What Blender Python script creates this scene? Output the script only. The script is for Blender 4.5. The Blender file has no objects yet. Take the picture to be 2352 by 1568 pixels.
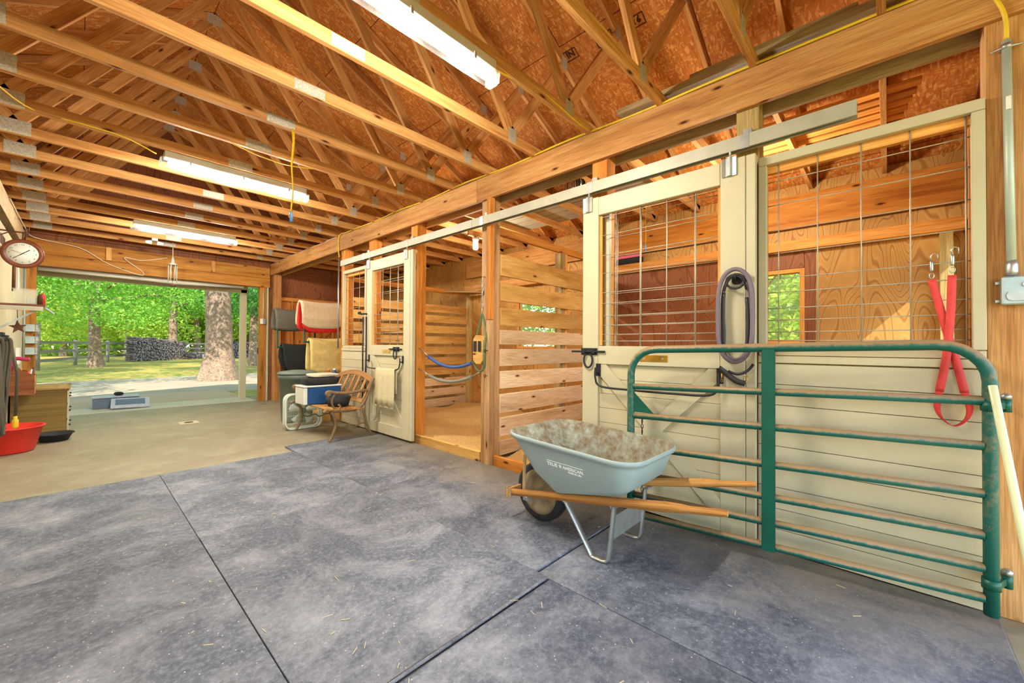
import bpy, bmesh, math, random
from mathutils import Vector, Matrix, Euler
R_ = random.Random(7)
SC = bpy.context.scene
COL = SC.collection
V = Vector
PI = math.pi
Z = V((0, 0, 1))

# ------------------------------------------------------------------ mesh builder
class MB:
    def __init__(s):
        s.v, s.f, s.uv, s.sm = [], [], [], []
    def _face(s, idx, uvs, smooth=False):
        s.f.append(idx); s.uv.append(uvs); s.sm.append(smooth)
    def frame_box(s, c, ax, ay, az, sx, sy, sz):
        """box centred at c, unit axes; sx is along the grain"""
        c = V(c); b = len(s.v); ou, ov = R_.uniform(0, 40), R_.uniform(0, 40)
        for i in (-.5, .5):
            for j in (-.5, .5):
                for k in (-.5, .5):
                    s.v.append(c + ax * (i * sx) + ay * (j * sy) + az * (k * sz))
        def q(a, bb, cc, d, f):
            s._face([b + a, b + bb, b + cc, b + d], [f(x) for x in (a, bb, cc, d)])
        I = lambda n: ((n >> 2) & 1, (n >> 1) & 1, n & 1)
        def fz(o): return lambda n: (ou + I(n)[0] * sx, ov + o + I(n)[1] * sy)
        def fy(o): return lambda n: (ou + I(n)[0] * sx, ov + o + I(n)[2] * sz)
        def fx(o): return lambda n: (ou + o + I(n)[2] * sz * .15, ov + I(n)[1] * sy)
        q(0, 2, 6, 4, fz(0)); q(1, 5, 7, 3, fz(sy + .3)); q(0, 4, 5, 1, fy(.7)); q(2, 3, 7, 6, fy(1.1)); q(0, 1, 3, 2, fx(0)); q(4, 6, 7, 5, fx(sx))
        return s
    def box(s, lo, hi):
        lo, hi = V(lo), V(hi); d = hi - lo; c = (lo + hi) / 2
        m = max(range(3), key=lambda i: d[i])
        E = [V((1, 0, 0)), V((0, 1, 0)), V((0, 0, 1))]
        o = [(0, 1, 2), (1, 2, 0), (2, 0, 1)][m]
        return s.frame_box(c, E[o[0]], E[o[1]], E[o[2]], d[o[0]], d[o[1]], d[o[2]])
    def bar(s, p0, p1, w, h, up=Z):
        """board from p0 to p1; h measured along up, w across"""
        p0, p1 = V(p0), V(p1); a = (p1 - p0); L = a.length; a = a / L
        u = V(up) - a * a.dot(V(up))
        if u.length < 1e-5: u = V((1, 0, 0)) - a * a.x
        u.normalize(); w_ = a.cross(u)
        return s.frame_box((p0 + p1) / 2, a, w_, u, L, w, h)
    def tube(s, pts, r, n=8, closed=False, caps=True, rr=None, flat=None):
        """swept circle; flat=(a,b) gives an elliptical strap section: a along side, b along normal"""
        pts = [V(p) for p in pts]; N = len(pts); b = len(s.v); L = 0; ou = R_.uniform(0, 20)
        nrm = None
        for i, p in enumerate(pts):
            if closed: t = pts[(i + 1) % N] - pts[i - 1]
            else: t = pts[min(i + 1, N - 1)] - pts[max(i - 1, 0)]
            if t.length < 1e-9: t = V((0, 0, 1))
            t.normalize()
            if nrm is None:
                nrm = t.orthogonal() if abs(t.z) > .95 else t.cross(Z)
                nrm.normalize()
            nrm = nrm - t * nrm.dot(t)
            if nrm.length < 1e-6: nrm = t.orthogonal()
            nrm.normalize(); bn = t.cross(nrm)
            rad = rr[i] if rr else r
            for k in range(n):
                a = 2 * PI * k / n
                s.v.append(p + nrm * (math.cos(a) * rad) + bn * (math.sin(a) * rad))
        M = N if closed else N - 1
        for i in range(M):
            j = (i + 1) % N; d = (pts[j] - pts[i]).length
            for k in range(n):
                k2 = (k + 1) % n
                u0, u1, v0, v1 = ou + L, ou + L + d, k / n * 6.28 * r, (k + 1) / n * 6.28 * r
                s._face([b + i * n + k, b + i * n + k2, b + j * n + k2, b + j * n + k], [(u0, v0), (u0, v1), (u1, v1), (u1, v0)], True)
            L += d
        if caps and not closed:
            s._face([b + k for k in range(n)][::-1], [(ou, ou)] * n)
            s._face([b + (N - 1) * n + k for k in range(n)], [(ou, ou)] * n)
        return s
    def strap(s, pts, side, w, t):
        """flat ribbon through pts; side = width direction"""
        pts = [V(p) for p in pts]; N = len(pts); b = len(s.v); L = 0
        for i, p in enumerate(pts):
            sd = V(side[i] if isinstance(side, list) else side).normalized()
            tg = (pts[min(i + 1, N - 1)] - pts[max(i - 1, 0)]).normalized()
            nn = tg.cross(sd).normalized(); sd = nn.cross(tg).normalized()
            for a, c in ((-.5, -.5), (.5, -.5), (.5, .5), (-.5, .5)):
                s.v.append(p + sd * (a * w) + nn * (c * t))
        for i in range(N - 1):
            d = (pts[i + 1] - pts[i]).length
            for k in range(4):
                k2 = (k + 1) % 4
                s._face([b + i * 4 + k, b + i * 4 + k2, b + i * 4 + 4 + k2, b + i * 4 + 4 + k], [(L, k * w), (L, k * w + w), (L + d, k * w + w), (L + d, k * w)], True)
            L += d
        s._face([b + 3, b + 2, b + 1, b], [(0, 0)] * 4); e = b + (N - 1) * 4
        s._face([e, e + 1, e + 2, e + 3], [(0, 0)] * 4)
        return s
    def lathe(s, prof, c=(0, 0, 0), ax='Z', n=20, M=None, caps=True, sx=1, sy=1):
        b = len(s.v); c = V(c)
        for (r, z) in prof:
            for k in range(n):
                a = 2 * PI * k / n; x, y = r * math.cos(a) * sx, r * math.sin(a) * sy
                p = V((x, y, z)) if ax == 'Z' else V((z, x, y)) if ax == 'X' else V((y, z, x))
                if M: p = M @ p
                s.v.append(c + p)
        for i in range(len(prof) - 1):
            for k in range(n):
                k2 = (k + 1) % n
                s._face([b + i * n + k, b + i * n + k2, b + (i + 1) * n + k2, b + (i + 1) * n + k], [(k / n, prof[i][1]), ((k + 1) / n, prof[i][1]), ((k + 1) / n, prof[i + 1][1]), (k / n, prof[i + 1][1])], True)
        if caps:
            if prof[0][0] > 1e-6: s._face([b + k for k in range(n)][::-1], [(math.cos(6.283 * k / n), math.sin(6.283 * k / n)) for k in range(n)])
            e = b + (len(prof) - 1) * n
            if prof[-1][0] > 1e-6: s._face([e + k for k in range(n)], [(math.cos(6.283 * k / n), math.sin(6.283 * k / n)) for k in range(n)])
        return s
    def prism(s, poly, o, ex, ey, depth):
        """polygon (2-D) in frame o,ex,ey extruded by vector depth"""
        o, ex, ey, dp = V(o), V(ex), V(ey), V(depth); b = len(s.v); n = len(poly); ou, ov = R_.uniform(0, 30), R_.uniform(0, 30)
        for off in (V((0, 0, 0)), dp):
            for (x, y) in poly: s.v.append(o + ex * x + ey * y + off)
        uv = [(ou + p[0], ov + p[1]) for p in poly]
        flip = ex.cross(ey).dot(dp) > 0
        A = list(range(b, b + n)); B = list(range(b + n, b + 2 * n))
        s._face(A[::-1] if flip else A, uv[::-1] if flip else uv); s._face(B if flip else B[::-1], uv if flip else uv[::-1])
        for i in range(n):
            j = (i + 1) % n; q = [A[i], A[j], B[j], B[i]]
            s._face(q if flip else q[::-1], [(ou + i, ov), (ou + i + .1, ov), (ou + i + .1, ov + .05), (ou + i, ov + .05)])
        return s
    def grid(s, P, closed_u=False, smooth=True, flip=False):
        """P[i][j] points"""
        b = len(s.v); n, m = len(P), len(P[0]); sc = 1
        for row in P:
            for p in row: s.v.append(V(p))
        for i in range(n - (0 if closed_u else 1)):
            for j in range(m - 1):
                i2 = (i + 1) % n
                q = [b + i * m + j, b + i2 * m + j, b + i2 * m + j + 1, b + i * m + j + 1]
                uv = [(i / n, j / m), ((i + 1) / n, j / m), ((i + 1) / n, (j + 1) / m), (i / n, (j + 1) / m)]
                if flip: q, uv = q[::-1], uv[::-1]
                s._face(q, uv, smooth)
        return s
    def build(s, name, mat, root=None, bevel=0, solid=0, sub=0, local=False):
        me = bpy.data.meshes.new(name)
        off = V((0, 0, 0))
        if root is not None and not local:
            off = root.location.copy(); p = root.parent
            while p is not None: off += p.location; p = p.parent
        me.from_pydata([tuple(p - off) for p in s.v], [], s.f)
        ul = me.uv_layers.new(name='UVMap')
        flat = [c for uvs in s.uv for uv in uvs for c in uv]
        ul.data.foreach_set('uv', flat)
        me.polygons.foreach_set('use_smooth', s.sm)
        me.update()
        o = bpy.data.objects.new(name, me); COL.objects.link(o)
        if mat is not None: me.materials.append(mat)
        if root is not None: o.parent = root
        else:
            # origin at the base of the thing
            xs = [v.co for v in me.vertices]
            c = V(((min(p.x for p in xs) + max(p.x for p in xs)) / 2, (min(p.y for p in xs) + max(p.y for p in xs)) / 2, min(p.z for p in xs)))
            me.transform(Matrix.Translation(-c)); o.location = c
        if solid:
            m = o.modifiers.new('s', 'SOLIDIFY'); m.thickness = solid; m.offset = 0
        if sub:
            m = o.modifiers.new('u', 'SUBSURF'); m.levels = sub; m.render_levels = sub
        if bevel:
            m = o.modifiers.new('b', 'BEVEL'); m.width = bevel; m.segments = 1; m.limit_method = 'ANGLE'
        return o

def thing(name, label, cat, loc=(0, 0, 0), group=None):
    o = bpy.data.objects.new(name, None); COL.objects.link(o); o.location = loc
    o['label'] = label; o['category'] = cat
    if group: o['group'] = group
    o.empty_display_size = .1
    return o
def tag(o, label, cat, group=None, kind=None):
    o['label'] = label; o['category'] = cat
    if group: o['group'] = group
    if kind: o['kind'] = kind
    return o
def struct(o):
    o['kind'] = 'structure'; return o
def copy_tree(o, parent=None):
    c = o.copy(); COL.objects.link(c)
    if parent is not None: c.parent = parent
    for ch in list(o.children): copy_tree(ch, c)
    return c
def spline(pts, n=6, closed=False):
    """Catmull-Rom through pts"""
    P = [V(p) for p in pts]; out = []; N = len(P)
    for i in range(N if closed else N - 1):
        if closed: a, b, c, d = P[i - 1], P[i], P[(i + 1) % N], P[(i + 2) % N]
        else: a, b, c, d = P[max(i - 1, 0)], P[i], P[i + 1], P[min(i + 2, N - 1)]
        for k in range(n):
            t = k / n
            out.append(.5 * ((2 * b) + (c - a) * t + (2 * a - 5 * b + 4 * c - d) * t * t + (3 * b - a - 3 * c + d) * t ** 3))
    if not closed: out.append(P[-1])
    return out
def rrect(cx, cy, w, h, r, n=5):
    out = []
    for (sx, sy, a0) in ((1, 1, 0), (-1, 1, 90), (-1, -1, 180), (1, -1, 270)):
        for k in range(n + 1):
            a = math.radians(a0 + 90 * k / n)
            out.append((cx + sx * (w / 2 - r) + r * math.cos(a), cy + sy * (h / 2 - r) + r * math.sin(a)))
    return out

# ------------------------------------------------------------------ materials
def lin(c):
    return tuple(((x / 255) / 12.92 if x / 255 <= .04045 else ((x / 255 + .055) / 1.055) ** 2.4) for x in c) + (1,)
def newmat(name, rough=.6, metal=0, spec=.5):
    m = bpy.data.materials.new(name); m.use_nodes = True
    nt = m.node_tree; b = nt.nodes['Principled BSDF']
    b.inputs['Roughness'].default_value = rough; b.inputs['Metallic'].default_value = metal
    b.inputs['Specular IOR Level'].default_value = spec
    return m, nt, b
def N(nt, t, **kw):
    n = nt.nodes.new(t)
    for k, v in kw.items():
        if k.startswith('_'): setattr(n, k[1:], v)
        else:
            key = k.replace('__', ' ')
            n.inputs[key].default_value = v
    return n
def ramp(nt, stops):
    r = nt.nodes.new('ShaderNodeValToRGB'); e = r.color_ramp.elements
    while len(e) < len(stops): e.new(.5)
    for i, (p, c) in enumerate(stops): e[i].position = p; e[i].color = c
    return r
def coords(nt, kind, scale, rand=False):
    if kind == 'UV': t = nt.nodes.new('ShaderNodeUVMap'); out = t.outputs[0]
    else: t = nt.nodes.new('ShaderNodeTexCoord'); out = t.outputs[kind]
    if rand:
        oi = nt.nodes.new('ShaderNodeObjectInfo'); vm = nt.nodes.new('ShaderNodeVectorMath'); vm.operation = 'SCALE'
        cx = nt.nodes.new('ShaderNodeCombineXYZ'); nt.links.new(oi.outputs['Random'], cx.inputs[0]); nt.links.new(oi.outputs['Random'], cx.inputs[1])
        nt.links.new(cx.outputs[0], vm.inputs[0]); vm.inputs['Scale'].default_value = 53.7
        ad = nt.nodes.new('ShaderNodeVectorMath'); ad.operation = 'ADD'; nt.links.new(out, ad.inputs[0]); nt.links.new(vm.outputs[0], ad.inputs[1]); out = ad.outputs[0]
    mp = nt.nodes.new('ShaderNodeMapping'); nt.links.new(out, mp.inputs[0]); mp.inputs['Scale'].default_value = scale
    return mp.outputs[0]
def mixc(nt, fac, a, b, mode='MIX'):
    m = nt.nodes.new('ShaderNodeMix'); m.data_type = 'RGBA'; m.blend_type = mode
    L = nt.links
    for sock, val in ((m.inputs['Factor'], fac), (m.inputs['A'] if False else m.inputs[6], a), (m.inputs[7], b)):
        if hasattr(val, 'default_value') or hasattr(val, 'is_output'): L.new(val, sock)
        else: sock.default_value = val
    return m.outputs[2]

def wadj(c): return (c[0], min(255, c[1] * 1.025 + 1), min(255, c[2] * 1.03))
def wood(name, light, mid, dark, rough=.65, knots=True, sv=16, bump=.08, dirt=None):
    m, nt, b = newmat(name, rough, spec=.25); L = nt.links; light, mid, dark = wadj(light), wadj(mid), wadj(dark)
    c1 = coords(nt, 'UV', (.9, sv, 1), True)
    n1 = N(nt, 'ShaderNodeTexNoise', Scale=1.0, Detail=5.0, Roughness=.6, Distortion=.5); L.new(c1, n1.inputs['Vector'])
    r1 = ramp(nt, [(.30, lin(dark)), (.46, lin(mid)), (.62, lin(light))]); L.new(n1.outputs[0], r1.inputs[0])
    c2 = coords(nt, 'UV', (.25, .35, 1), True)
    n2 = N(nt, 'ShaderNodeTexNoise', Scale=1.0, Detail=1.0); L.new(c2, n2.inputs['Vector'])
    r2 = ramp(nt, [(.3, (.70, .66, .6, 1)), (.7, (1.12, 1.1, 1.05, 1))]); L.new(n2.outputs[0], r2.inputs[0])
    col = mixc(nt, 1.0, r1.outputs[0], r2.outputs[0], 'MULTIPLY')
    c4 = coords(nt, 'UV', (5, 160, 1), True)
    n4 = N(nt, 'ShaderNodeTexNoise', Scale=1.0, Detail=2.0); L.new(c4, n4.inputs['Vector'])
    r4 = ramp(nt, [(.36, (.66, .62, .56, 1)), (.58, (1.08, 1.08, 1.08, 1))]); L.new(n4.outputs[0], r4.inputs[0])
    col = mixc(nt, .7, col, r4.outputs[0], 'MULTIPLY')
    if knots:
        c3 = coords(nt, 'UV', (1.1, 3.4, 1), True)
        vo = N(nt, 'ShaderNodeTexVoronoi', _voronoi_dimensions='2D', Scale=1.0); L.new(c3, vo.inputs['Vector'])
        r3 = ramp(nt, [(.018, lin((88, 48, 24))), (.034, (.55, .42, .32, 1)), (.06, (1, 1, 1, 1))]); L.new(vo.outputs['Distance'], r3.inputs[0])
        col = mixc(nt, 1.0, col, r3.outputs[0], 'MULTIPLY')
    if dirt:
        n5 = N(nt, 'ShaderNodeTexNoise', Scale=3.0, Detail=6.0, Roughness=.7)
        c5 = coords(nt, 'UV', (1, 2, 1), True); L.new(c5, n5.inputs['Vector'])
        r5 = ramp(nt, [(.45, (0, 0, 0, 1)), (.68, (1, 1, 1, 1))]); L.new(n5.outputs[0], r5.inputs[0])
        col = mixc(nt, r5.outputs[0], col, lin(dirt))
    L.new(col, b.inputs['Base Color'])
    bp = N(nt, 'ShaderNodeBump', Strength=bump, Distance=.01); L.new(n1.outputs[0], bp.inputs['Height']); L.new(bp.outputs[0], b.inputs['Normal'])
    return m
def ply(name, light, mid, dark):
    m, nt, b = newmat(name, .6, spec=.25); L = nt.links; light, mid, dark = wadj(light), wadj(mid), wadj(dark)
    c = coords(nt, 'UV', (.55, 2.4, 1))
    n = N(nt, 'ShaderNodeTexNoise', Scale=1.3, Detail=1.5, Distortion=.35); L.new(c, n.inputs['Vector'])
    mu = N(nt, 'ShaderNodeMath', _operation='MULTIPLY'); L.new(n.outputs[0], mu.inputs[0]); mu.inputs[1].default_value = 120
    si = N(nt, 'ShaderNodeMath', _operation='SINE'); L.new(mu.outputs[0], si.inputs[0])
    r = ramp(nt, [(.0, lin(mid)), (.75, lin(light)), (1, lin(dark))])
    ma = N(nt, 'ShaderNodeMath', _operation='MULTIPLY_ADD'); L.new(si.outputs[0], ma.inputs[0]); ma.inputs[1].default_value = .5; ma.inputs[2].default_value = .5
    L.new(ma.outputs[0], r.inputs[0])
    n2 = N(nt, 'ShaderNodeTexNoise', Scale=1.2, Detail=5.0); L.new(coords(nt, 'UV', (1, 1, 1)), n2.inputs['Vector'])
    r2 = ramp(nt, [(.3, (.62, .55, .5, 1)), (.65, (1.1, 1.08, 1.0, 1))]); L.new(n2.outputs[0], r2.inputs[0])
    L.new(mixc(nt, 1, r.outputs[0], r2.outputs[0], 'MULTIPLY'), b.inputs['Base Color'])
    return m
def osb(name):
    m, nt, b = newmat(name, .7, spec=.2); L = nt.links
    uv = coords(nt, 'UV', (1, 1, 1))
    nz = N(nt, 'ShaderNodeTexNoise', Scale=4.0, Detail=2.0); L.new(uv, nz.inputs['Vector'])
    wp = mixc(nt, .012, uv, nz.outputs[1], 'LINEAR_LIGHT')
    def lay(sc, rot, stops):
        mp = nt.nodes.new('ShaderNodeMapping'); L.new(wp, mp.inputs[0]); mp.inputs['Scale'].default_value = sc; mp.inputs['Rotation'].default_value = (0, 0, rot)
        vo = N(nt, 'ShaderNodeTexVoronoi', Scale=1.0, Randomness=1.0); L.new(mp.outputs[0], vo.inputs['Vector'])
        sp = nt.nodes.new('ShaderNodeSeparateColor'); L.new(vo.outputs['Color'], sp.inputs[0])
        r = ramp(nt, stops); L.new(sp.outputs[0], r.inputs[0]); return r.outputs[0], sp.outputs[1]
    a, _ = lay((22, 74, 1), .5, [(.0, lin((192, 120, 52))), (.6, lin((204, 134, 62))), (1, lin((228, 170, 96)))])
    bb, msk = lay((70, 22, 1), .35, [(.0, lin((182, 110, 46))), (.7, lin((198, 126, 56))), (1, lin((232, 176, 104)))])
    st = ramp(nt, [(.42, (0, 0, 0, 1)), (.5, (1, 1, 1, 1))]); L.new(msk, st.inputs[0])
    col = mixc(nt, st.outputs[0], a, bb)
    n2 = N(nt, 'ShaderNodeTexNoise', Scale=.9, Detail=4.0); L.new(uv, n2.inputs['Vector'])
    r2 = ramp(nt, [(.3, (.66, .58, .52, 1)), (.7, (1.1, 1.05, 1, 1))]); L.new(n2.outputs[0], r2.inputs[0])
    col = mixc(nt, 1, col, r2.outputs[0], 'MULTIPLY')
    br = N(nt, 'ShaderNodeTexBrick', _offset=.5, Scale=1.0); L.new(uv, br.inputs['Vector'])
    br.inputs['Color1'].default_value = br.inputs['Color2'].default_value = (1, 1, 1, 1); br.inputs['Mortar'].default_value = (.18, .08, .05, 1)
    br.inputs['Mortar Size'].default_value = .004; br.inputs['Brick Width'].default_value = 2.44; br.inputs['Row Height'].default_value = 1.22
    col = mixc(nt, 1, col, br.outputs[0], 'MULTIPLY')
    L.new(col, b.inputs['Base Color'])
    return m
def plain(name, c, rough=.5, metal=0, var=.12, vs=6, dirt=None, dcov=.55, spec=.4, bump=0, dw=.13):
    m, nt, b = newmat(name, rough, metal, spec); L = nt.links
    oc = coords(nt, 'Object', (1, 1, 1))
    n = N(nt, 'ShaderNodeTexNoise', Scale=float(vs), Detail=4.0, Roughness=.6); L.new(oc, n.inputs['Vector'])
    c0 = lin(c); k0, k1 = 1 - var, 1 + var
    r = ramp(nt, [(.3, tuple(x * k0 for x in c0[:3]) + (1,)), (.7, tuple(min(1, x * k1) for x in c0[:3]) + (1,))]); L.new(n.outputs[0], r.inputs[0])
    col = r.outputs[0]
    if dirt:
        n2 = N(nt, 'ShaderNodeTexNoise', Scale=vs * 2.7, Detail=7.0, Roughness=.72); L.new(oc, n2.inputs['Vector'])
        r2 = ramp(nt, [(dcov, (0, 0, 0, 1)), (dcov + dw, (1, 1, 1, 1))]); L.new(n2.outputs[0], r2.inputs[0])
        col = mixc(nt, r2.outputs[0], col, lin(dirt))
    L.new(col, b.inputs['Base Color'])
    if bump:
        bp = N(nt, 'ShaderNodeBump', Strength=bump, Distance=.01); L.new(n.outputs[0], bp.inputs['Height']); L.new(bp.outputs[0], b.inputs['Normal'])
    return m
def dusty(name, c, dust, lo=.15, hi=.75, rough=.45, vs=30):
    """painted tube with barn dust settled on the upward faces"""
    m, nt, b = newmat(name, rough, 0, .4); L = nt.links
    g = nt.nodes.new('ShaderNodeNewGeometry'); sp = nt.nodes.new('ShaderNodeSeparateXYZ'); L.new(g.outputs['Normal'], sp.inputs[0])
    n = N(nt, 'ShaderNodeTexNoise', Scale=float(vs), Detail=5.0, Roughness=.7); L.new(coords(nt, 'Object', (1, 1, 1)), n.inputs['Vector'])
    ma = N(nt, 'ShaderNodeMath', _operation='MULTIPLY_ADD'); L.new(n.outputs[0], ma.inputs[0]); ma.inputs[1].default_value = 1.1; L.new(sp.outputs[2], ma.inputs[2])
    r = ramp(nt, [(.0, (0, 0, 0, 1)), (1, (1, 1, 1, 1))]); r.color_ramp.elements[0].position = .55 + lo; r.color_ramp.elements[1].position = min(1, .55 + hi)
    sc = N(nt, 'ShaderNodeMath', _operation='MULTIPLY'); L.new(ma.outputs[0], sc.inputs[0]); sc.inputs[1].default_value = .75
    L.new(sc.outputs[0], r.inputs[0])
    L.new(mixc(nt, r.outputs[0], lin(c), lin(dust)), b.inputs['Base Color'])
    return m
def emis(name, c, s, cam=None):
    m, nt, b = newmat(name, .4); b.inputs['Base Color'].default_value = (.9, .9, .9, 1)
    b.inputs['Emission Color'].default_value = lin(c); b.inputs['Emission Strength'].default_value = s
    return m

M = {}
M['truss'] = wood('truss_pine', (224, 168, 106), (210, 148, 86), (178, 114, 60), sv=14)
M['post'] = wood('post_pine', (218, 146, 66), (204, 128, 50), (166, 92, 30), sv=12)
M['bleached'] = wood('weathered_post', (206, 164, 120), (190, 144, 100), (150, 104, 66), sv=12)
M['beam'] = wood('beam_pine', (212, 158, 100), (198, 138, 80), (166, 104, 54), sv=14)
M['oak'] = wood('rough_oak', (238, 208, 174), (226, 192, 154), (202, 164, 124), sv=6, bump=.12)
M['oakgold'] = wood('golden_oak', (222, 174, 106), (208, 156, 86), (172, 118, 58), sv=6, bump=.12)
M['stud'] = wood('stud_pine', (222, 150, 82), (206, 128, 60), (174, 98, 42), sv=14)
M['jamb'] = wood('jamb_cedar', (212, 160, 106), (196, 138, 82), (156, 98, 52), sv=9)
M['header'] = wood('header_pine', (196, 136, 62), (178, 116, 46), (138, 84, 28), sv=10)
M['grayboard'] = wood('gray_board', (188, 162, 124), (168, 142, 104), (126, 100, 70), sv=14)
M['stick'] = wood('sticker_pine', (246, 176, 96), (236, 158, 76), (206, 122, 50), sv=14, knots=False)
M['handle'] = wood('handle_wood', (216, 158, 92), (200, 138, 72), (162, 102, 48), sv=30, knots=False, dirt=None)
M['benchwood'] = wood('bench_slat', (200, 150, 92), (182, 128, 70), (140, 92, 46), sv=20, knots=False)
M['greywood'] = wood('treated_wood', (204, 178, 124), (186, 156, 100), (146, 114, 70), sv=12)
M['ply'] = ply('plywood', (202, 154, 90), (194, 144, 80), (168, 116, 62))
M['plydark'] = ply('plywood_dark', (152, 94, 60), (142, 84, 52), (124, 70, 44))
M['osb'] = osb('osb_deck')
M['paint'] = plain('beige_paint', (194, 183, 148), .55, var=.06, vs=3, dirt=(150, 128, 84), dcov=.66)
M['paint_l'] = plain('light_beige_paint', (190, 181, 148), .5, var=.05, vs=4, dirt=(126, 104, 66), dcov=.67)
M['galv'] = plain('galvanized', (176, 178, 172), .38, .75, var=.15, vs=18, dirt=(150, 136, 100), dcov=.66)
M['track'] = plain('track_zinc', (170, 166, 146), .5, .15, var=.08, vs=9, dirt=(140, 124, 88), dcov=.64)
M['wire'] = plain('wire', (178, 170, 148), .45, .3, var=.15, vs=20)
M['plate'] = plain('nail_plate', (184, 178, 160), .5, .1, var=.3, vs=70)
M['black'] = plain('black_iron', (38, 40, 42), .5, .3, var=.2, vs=20)
M['rubberblk'] = plain('black_rubber', (34, 36, 38), .7, 0, var=.25, vs=20, dirt=(110, 100, 80), dcov=.68)
M['green'] = dusty('gate_green', (16, 88, 76), (150, 122, 84), lo=-.18, hi=.22)
M['greenpost'] = plain('green_tube', (14, 84, 66), .4, .1, var=.15)
M['brass'] = plain('brass', (196, 150, 60), .3, .85, var=.2, vs=8)
M['tray'] = plain('gray_poly', (150, 166, 162), .42, 0, var=.05, vs=4, dirt=(112, 92, 62), dcov=.80)
M['traydirt'] = plain('gray_poly_dirty', (150, 156, 138), .85, 0, var=.12, vs=5, dirt=(112, 92, 62), dcov=.36, dw=.26)
M['rimdirt'] = plain('dirty_rim', (132, 116, 88), .7, .1, var=.25, vs=14)
M['white'] = plain('white_paint', (232, 230, 220), .5, var=.04)
M['whitetext'] = plain('white_print', (240, 242, 238), .5, var=.02)
M['conduit'] = plain('conduit_gray', (178, 190, 172), .45, .2, var=.08, dirt=(150, 150, 120), dcov=.7)
M['steelbox'] = plain('cast_box', (170, 184, 184), .4, .5, var=.12, vs=14)
M['yellow'] = plain('yellow_cable', (226, 190, 40), .5, var=.12, vs=10)
M['whitecable'] = plain('white_cable', (226, 218, 192), .5, var=.06)
M['red'] = plain('red_nylon', (212, 62, 56), .6, var=.12, vs=16)
M['redplastic'] = plain('red_plastic', (214, 52, 40), .4, var=.08, vs=3)
M['mauve'] = plain('gray_rubber_hose', (112, 100, 108), .5, var=.1)
M['strapblk'] = plain('dark_leather', (48, 46, 48), .45, var=.2, vs=20)
M['blue'] = plain('blue_hose', (50, 84, 150), .4, var=.1)
M['grayhose'] = plain('gray_hose', (126, 124, 108), .5, var=.1)
M['rope'] = plain('green_rope', (78, 112, 74), .8, var=.25, vs=60)
M['blueplastic'] = plain('blue_cooler', (24, 70, 120), .4, var=.06)
M['coolerwhite'] = plain('cooler_white', (206, 208, 196), .45, var=.05)
M['bin'] = plain('gray_bin', (104, 118, 108), .5, var=.08)
M['fanwhite'] = plain('fan_white', (206, 212, 196), .45, var=.04)
M['iron'] = plain('bench_iron', (128, 104, 72), .6, .3, var=.25, vs=14)
M['padgray'] = plain('pad_gray', (92, 88, 76), .95, var=.18, vs=30, bump=.4)
M['padblack'] = plain('pad_black', (34, 38, 34), .95, var=.3, vs=40, bump=.4)
M['padplaid'] = plain('pad_canvas', (206, 184, 150), .95, var=.1, vs=22, bump=.3)
M['padred'] = plain('pad_red_felt', (206, 40, 34), .95, var=.1)
M['cream'] = plain('pad_fleece', (214, 190, 118), .95, var=.14, vs=12, bump=.5)
M['towel'] = plain('towel_cotton', (198, 184, 144), .95, var=.08, vs=40, bump=.5)
M['darkcloth'] = plain('dark_cloth', (36, 36, 34), .9, var=.3, vs=14)
M['lightcloth'] = plain('light_cloth', (196, 184, 156), .9, var=.12, vs=8)
M['clockwood'] = plain('clock_brown', (112, 56, 34), .4, var=.25, vs=12)
M['clockface'] = plain('clock_face', (216, 220, 212), .5, var=.02)
M['ink'] = plain('ink', (34, 34, 34), .6, var=.05)
M['stampink'] = plain('stamp_ink', (60, 28, 16), .8, var=.2)
M['concrete'] = plain('concrete', (140, 131, 106), .55, var=.14, vs=1.3, dirt=(164, 163, 132), dw=.4, dcov=.48, spec=.3, bump=.05)
M['cabtop'] = wood('cabinet_top', (176, 150, 96), (160, 132, 78), (128, 100, 54), sv=10, knots=False)
M['caddy'] = wood('caddy_wood', (150, 92, 58), (132, 76, 44), (96, 50, 28), sv=8, knots=False)
M['pinkdark'] = plain('magenta_plastic', (170, 40, 84), .45, var=.08)
M['sill'] = plain('pale_concrete', (188, 182, 160), .7, var=.08, vs=2)
M['concrete_out'] = plain('concrete_out', (180, 152, 124), .8, var=.06, vs=1)
M['asphalt'] = plain('driveway', (160, 144, 122), .9, var=.16, vs=1.2, dirt=(206, 176, 130), dcov=.62)
M['cabinet'] = wood('cabinet_laminate', (150, 124, 72), (140, 112, 60), (112, 86, 42), sv=10, knots=False)
M['yellowtape'] = plain('fly_paper', (214, 172, 30), .3, var=.1, vs=30, dirt=(60, 42, 20), dcov=.56)
M['bluecap'] = plain('blue_cap', (84, 132, 178), .4, var=.05)
M['clear'] = None
M['shaving'] = plain('shavings', (206, 168, 104), .95, var=.3, vs=60, dirt=(150, 106, 54), dcov=.54, bump=.8)
M['bark'] = None
M['rust'] = plain('rusty_iron', (92, 58, 40), .7, .3, var=.3, vs=20)
M['slate'] = plain('slate_plastic', (92, 110, 128), .5, var=.06)
M['lidgray'] = plain('lid_gray', (176, 182, 192), .5, var=.04)
M['pink'] = plain('pink_card', (206, 96, 116), .6, var=.05)
M['greenhose'] = plain('gray_green_hose', (84, 78, 66), .55, var=.15, vs=12)
M['sheet'] = plain('roof_sheet', (178, 172, 152), .5, .2, var=.08, vs=3, dirt=(140, 120, 84), dcov=.68)
M['blacksheet'] = plain('black_sheet', (22, 22, 28), .8, var=.3, vs=8)
M['fence'] = plain('fence_board', (146, 134, 122), .9, var=.2, vs=8)
M['straw'] = plain('straw', (214, 196, 140), .8, var=.15)
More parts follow.
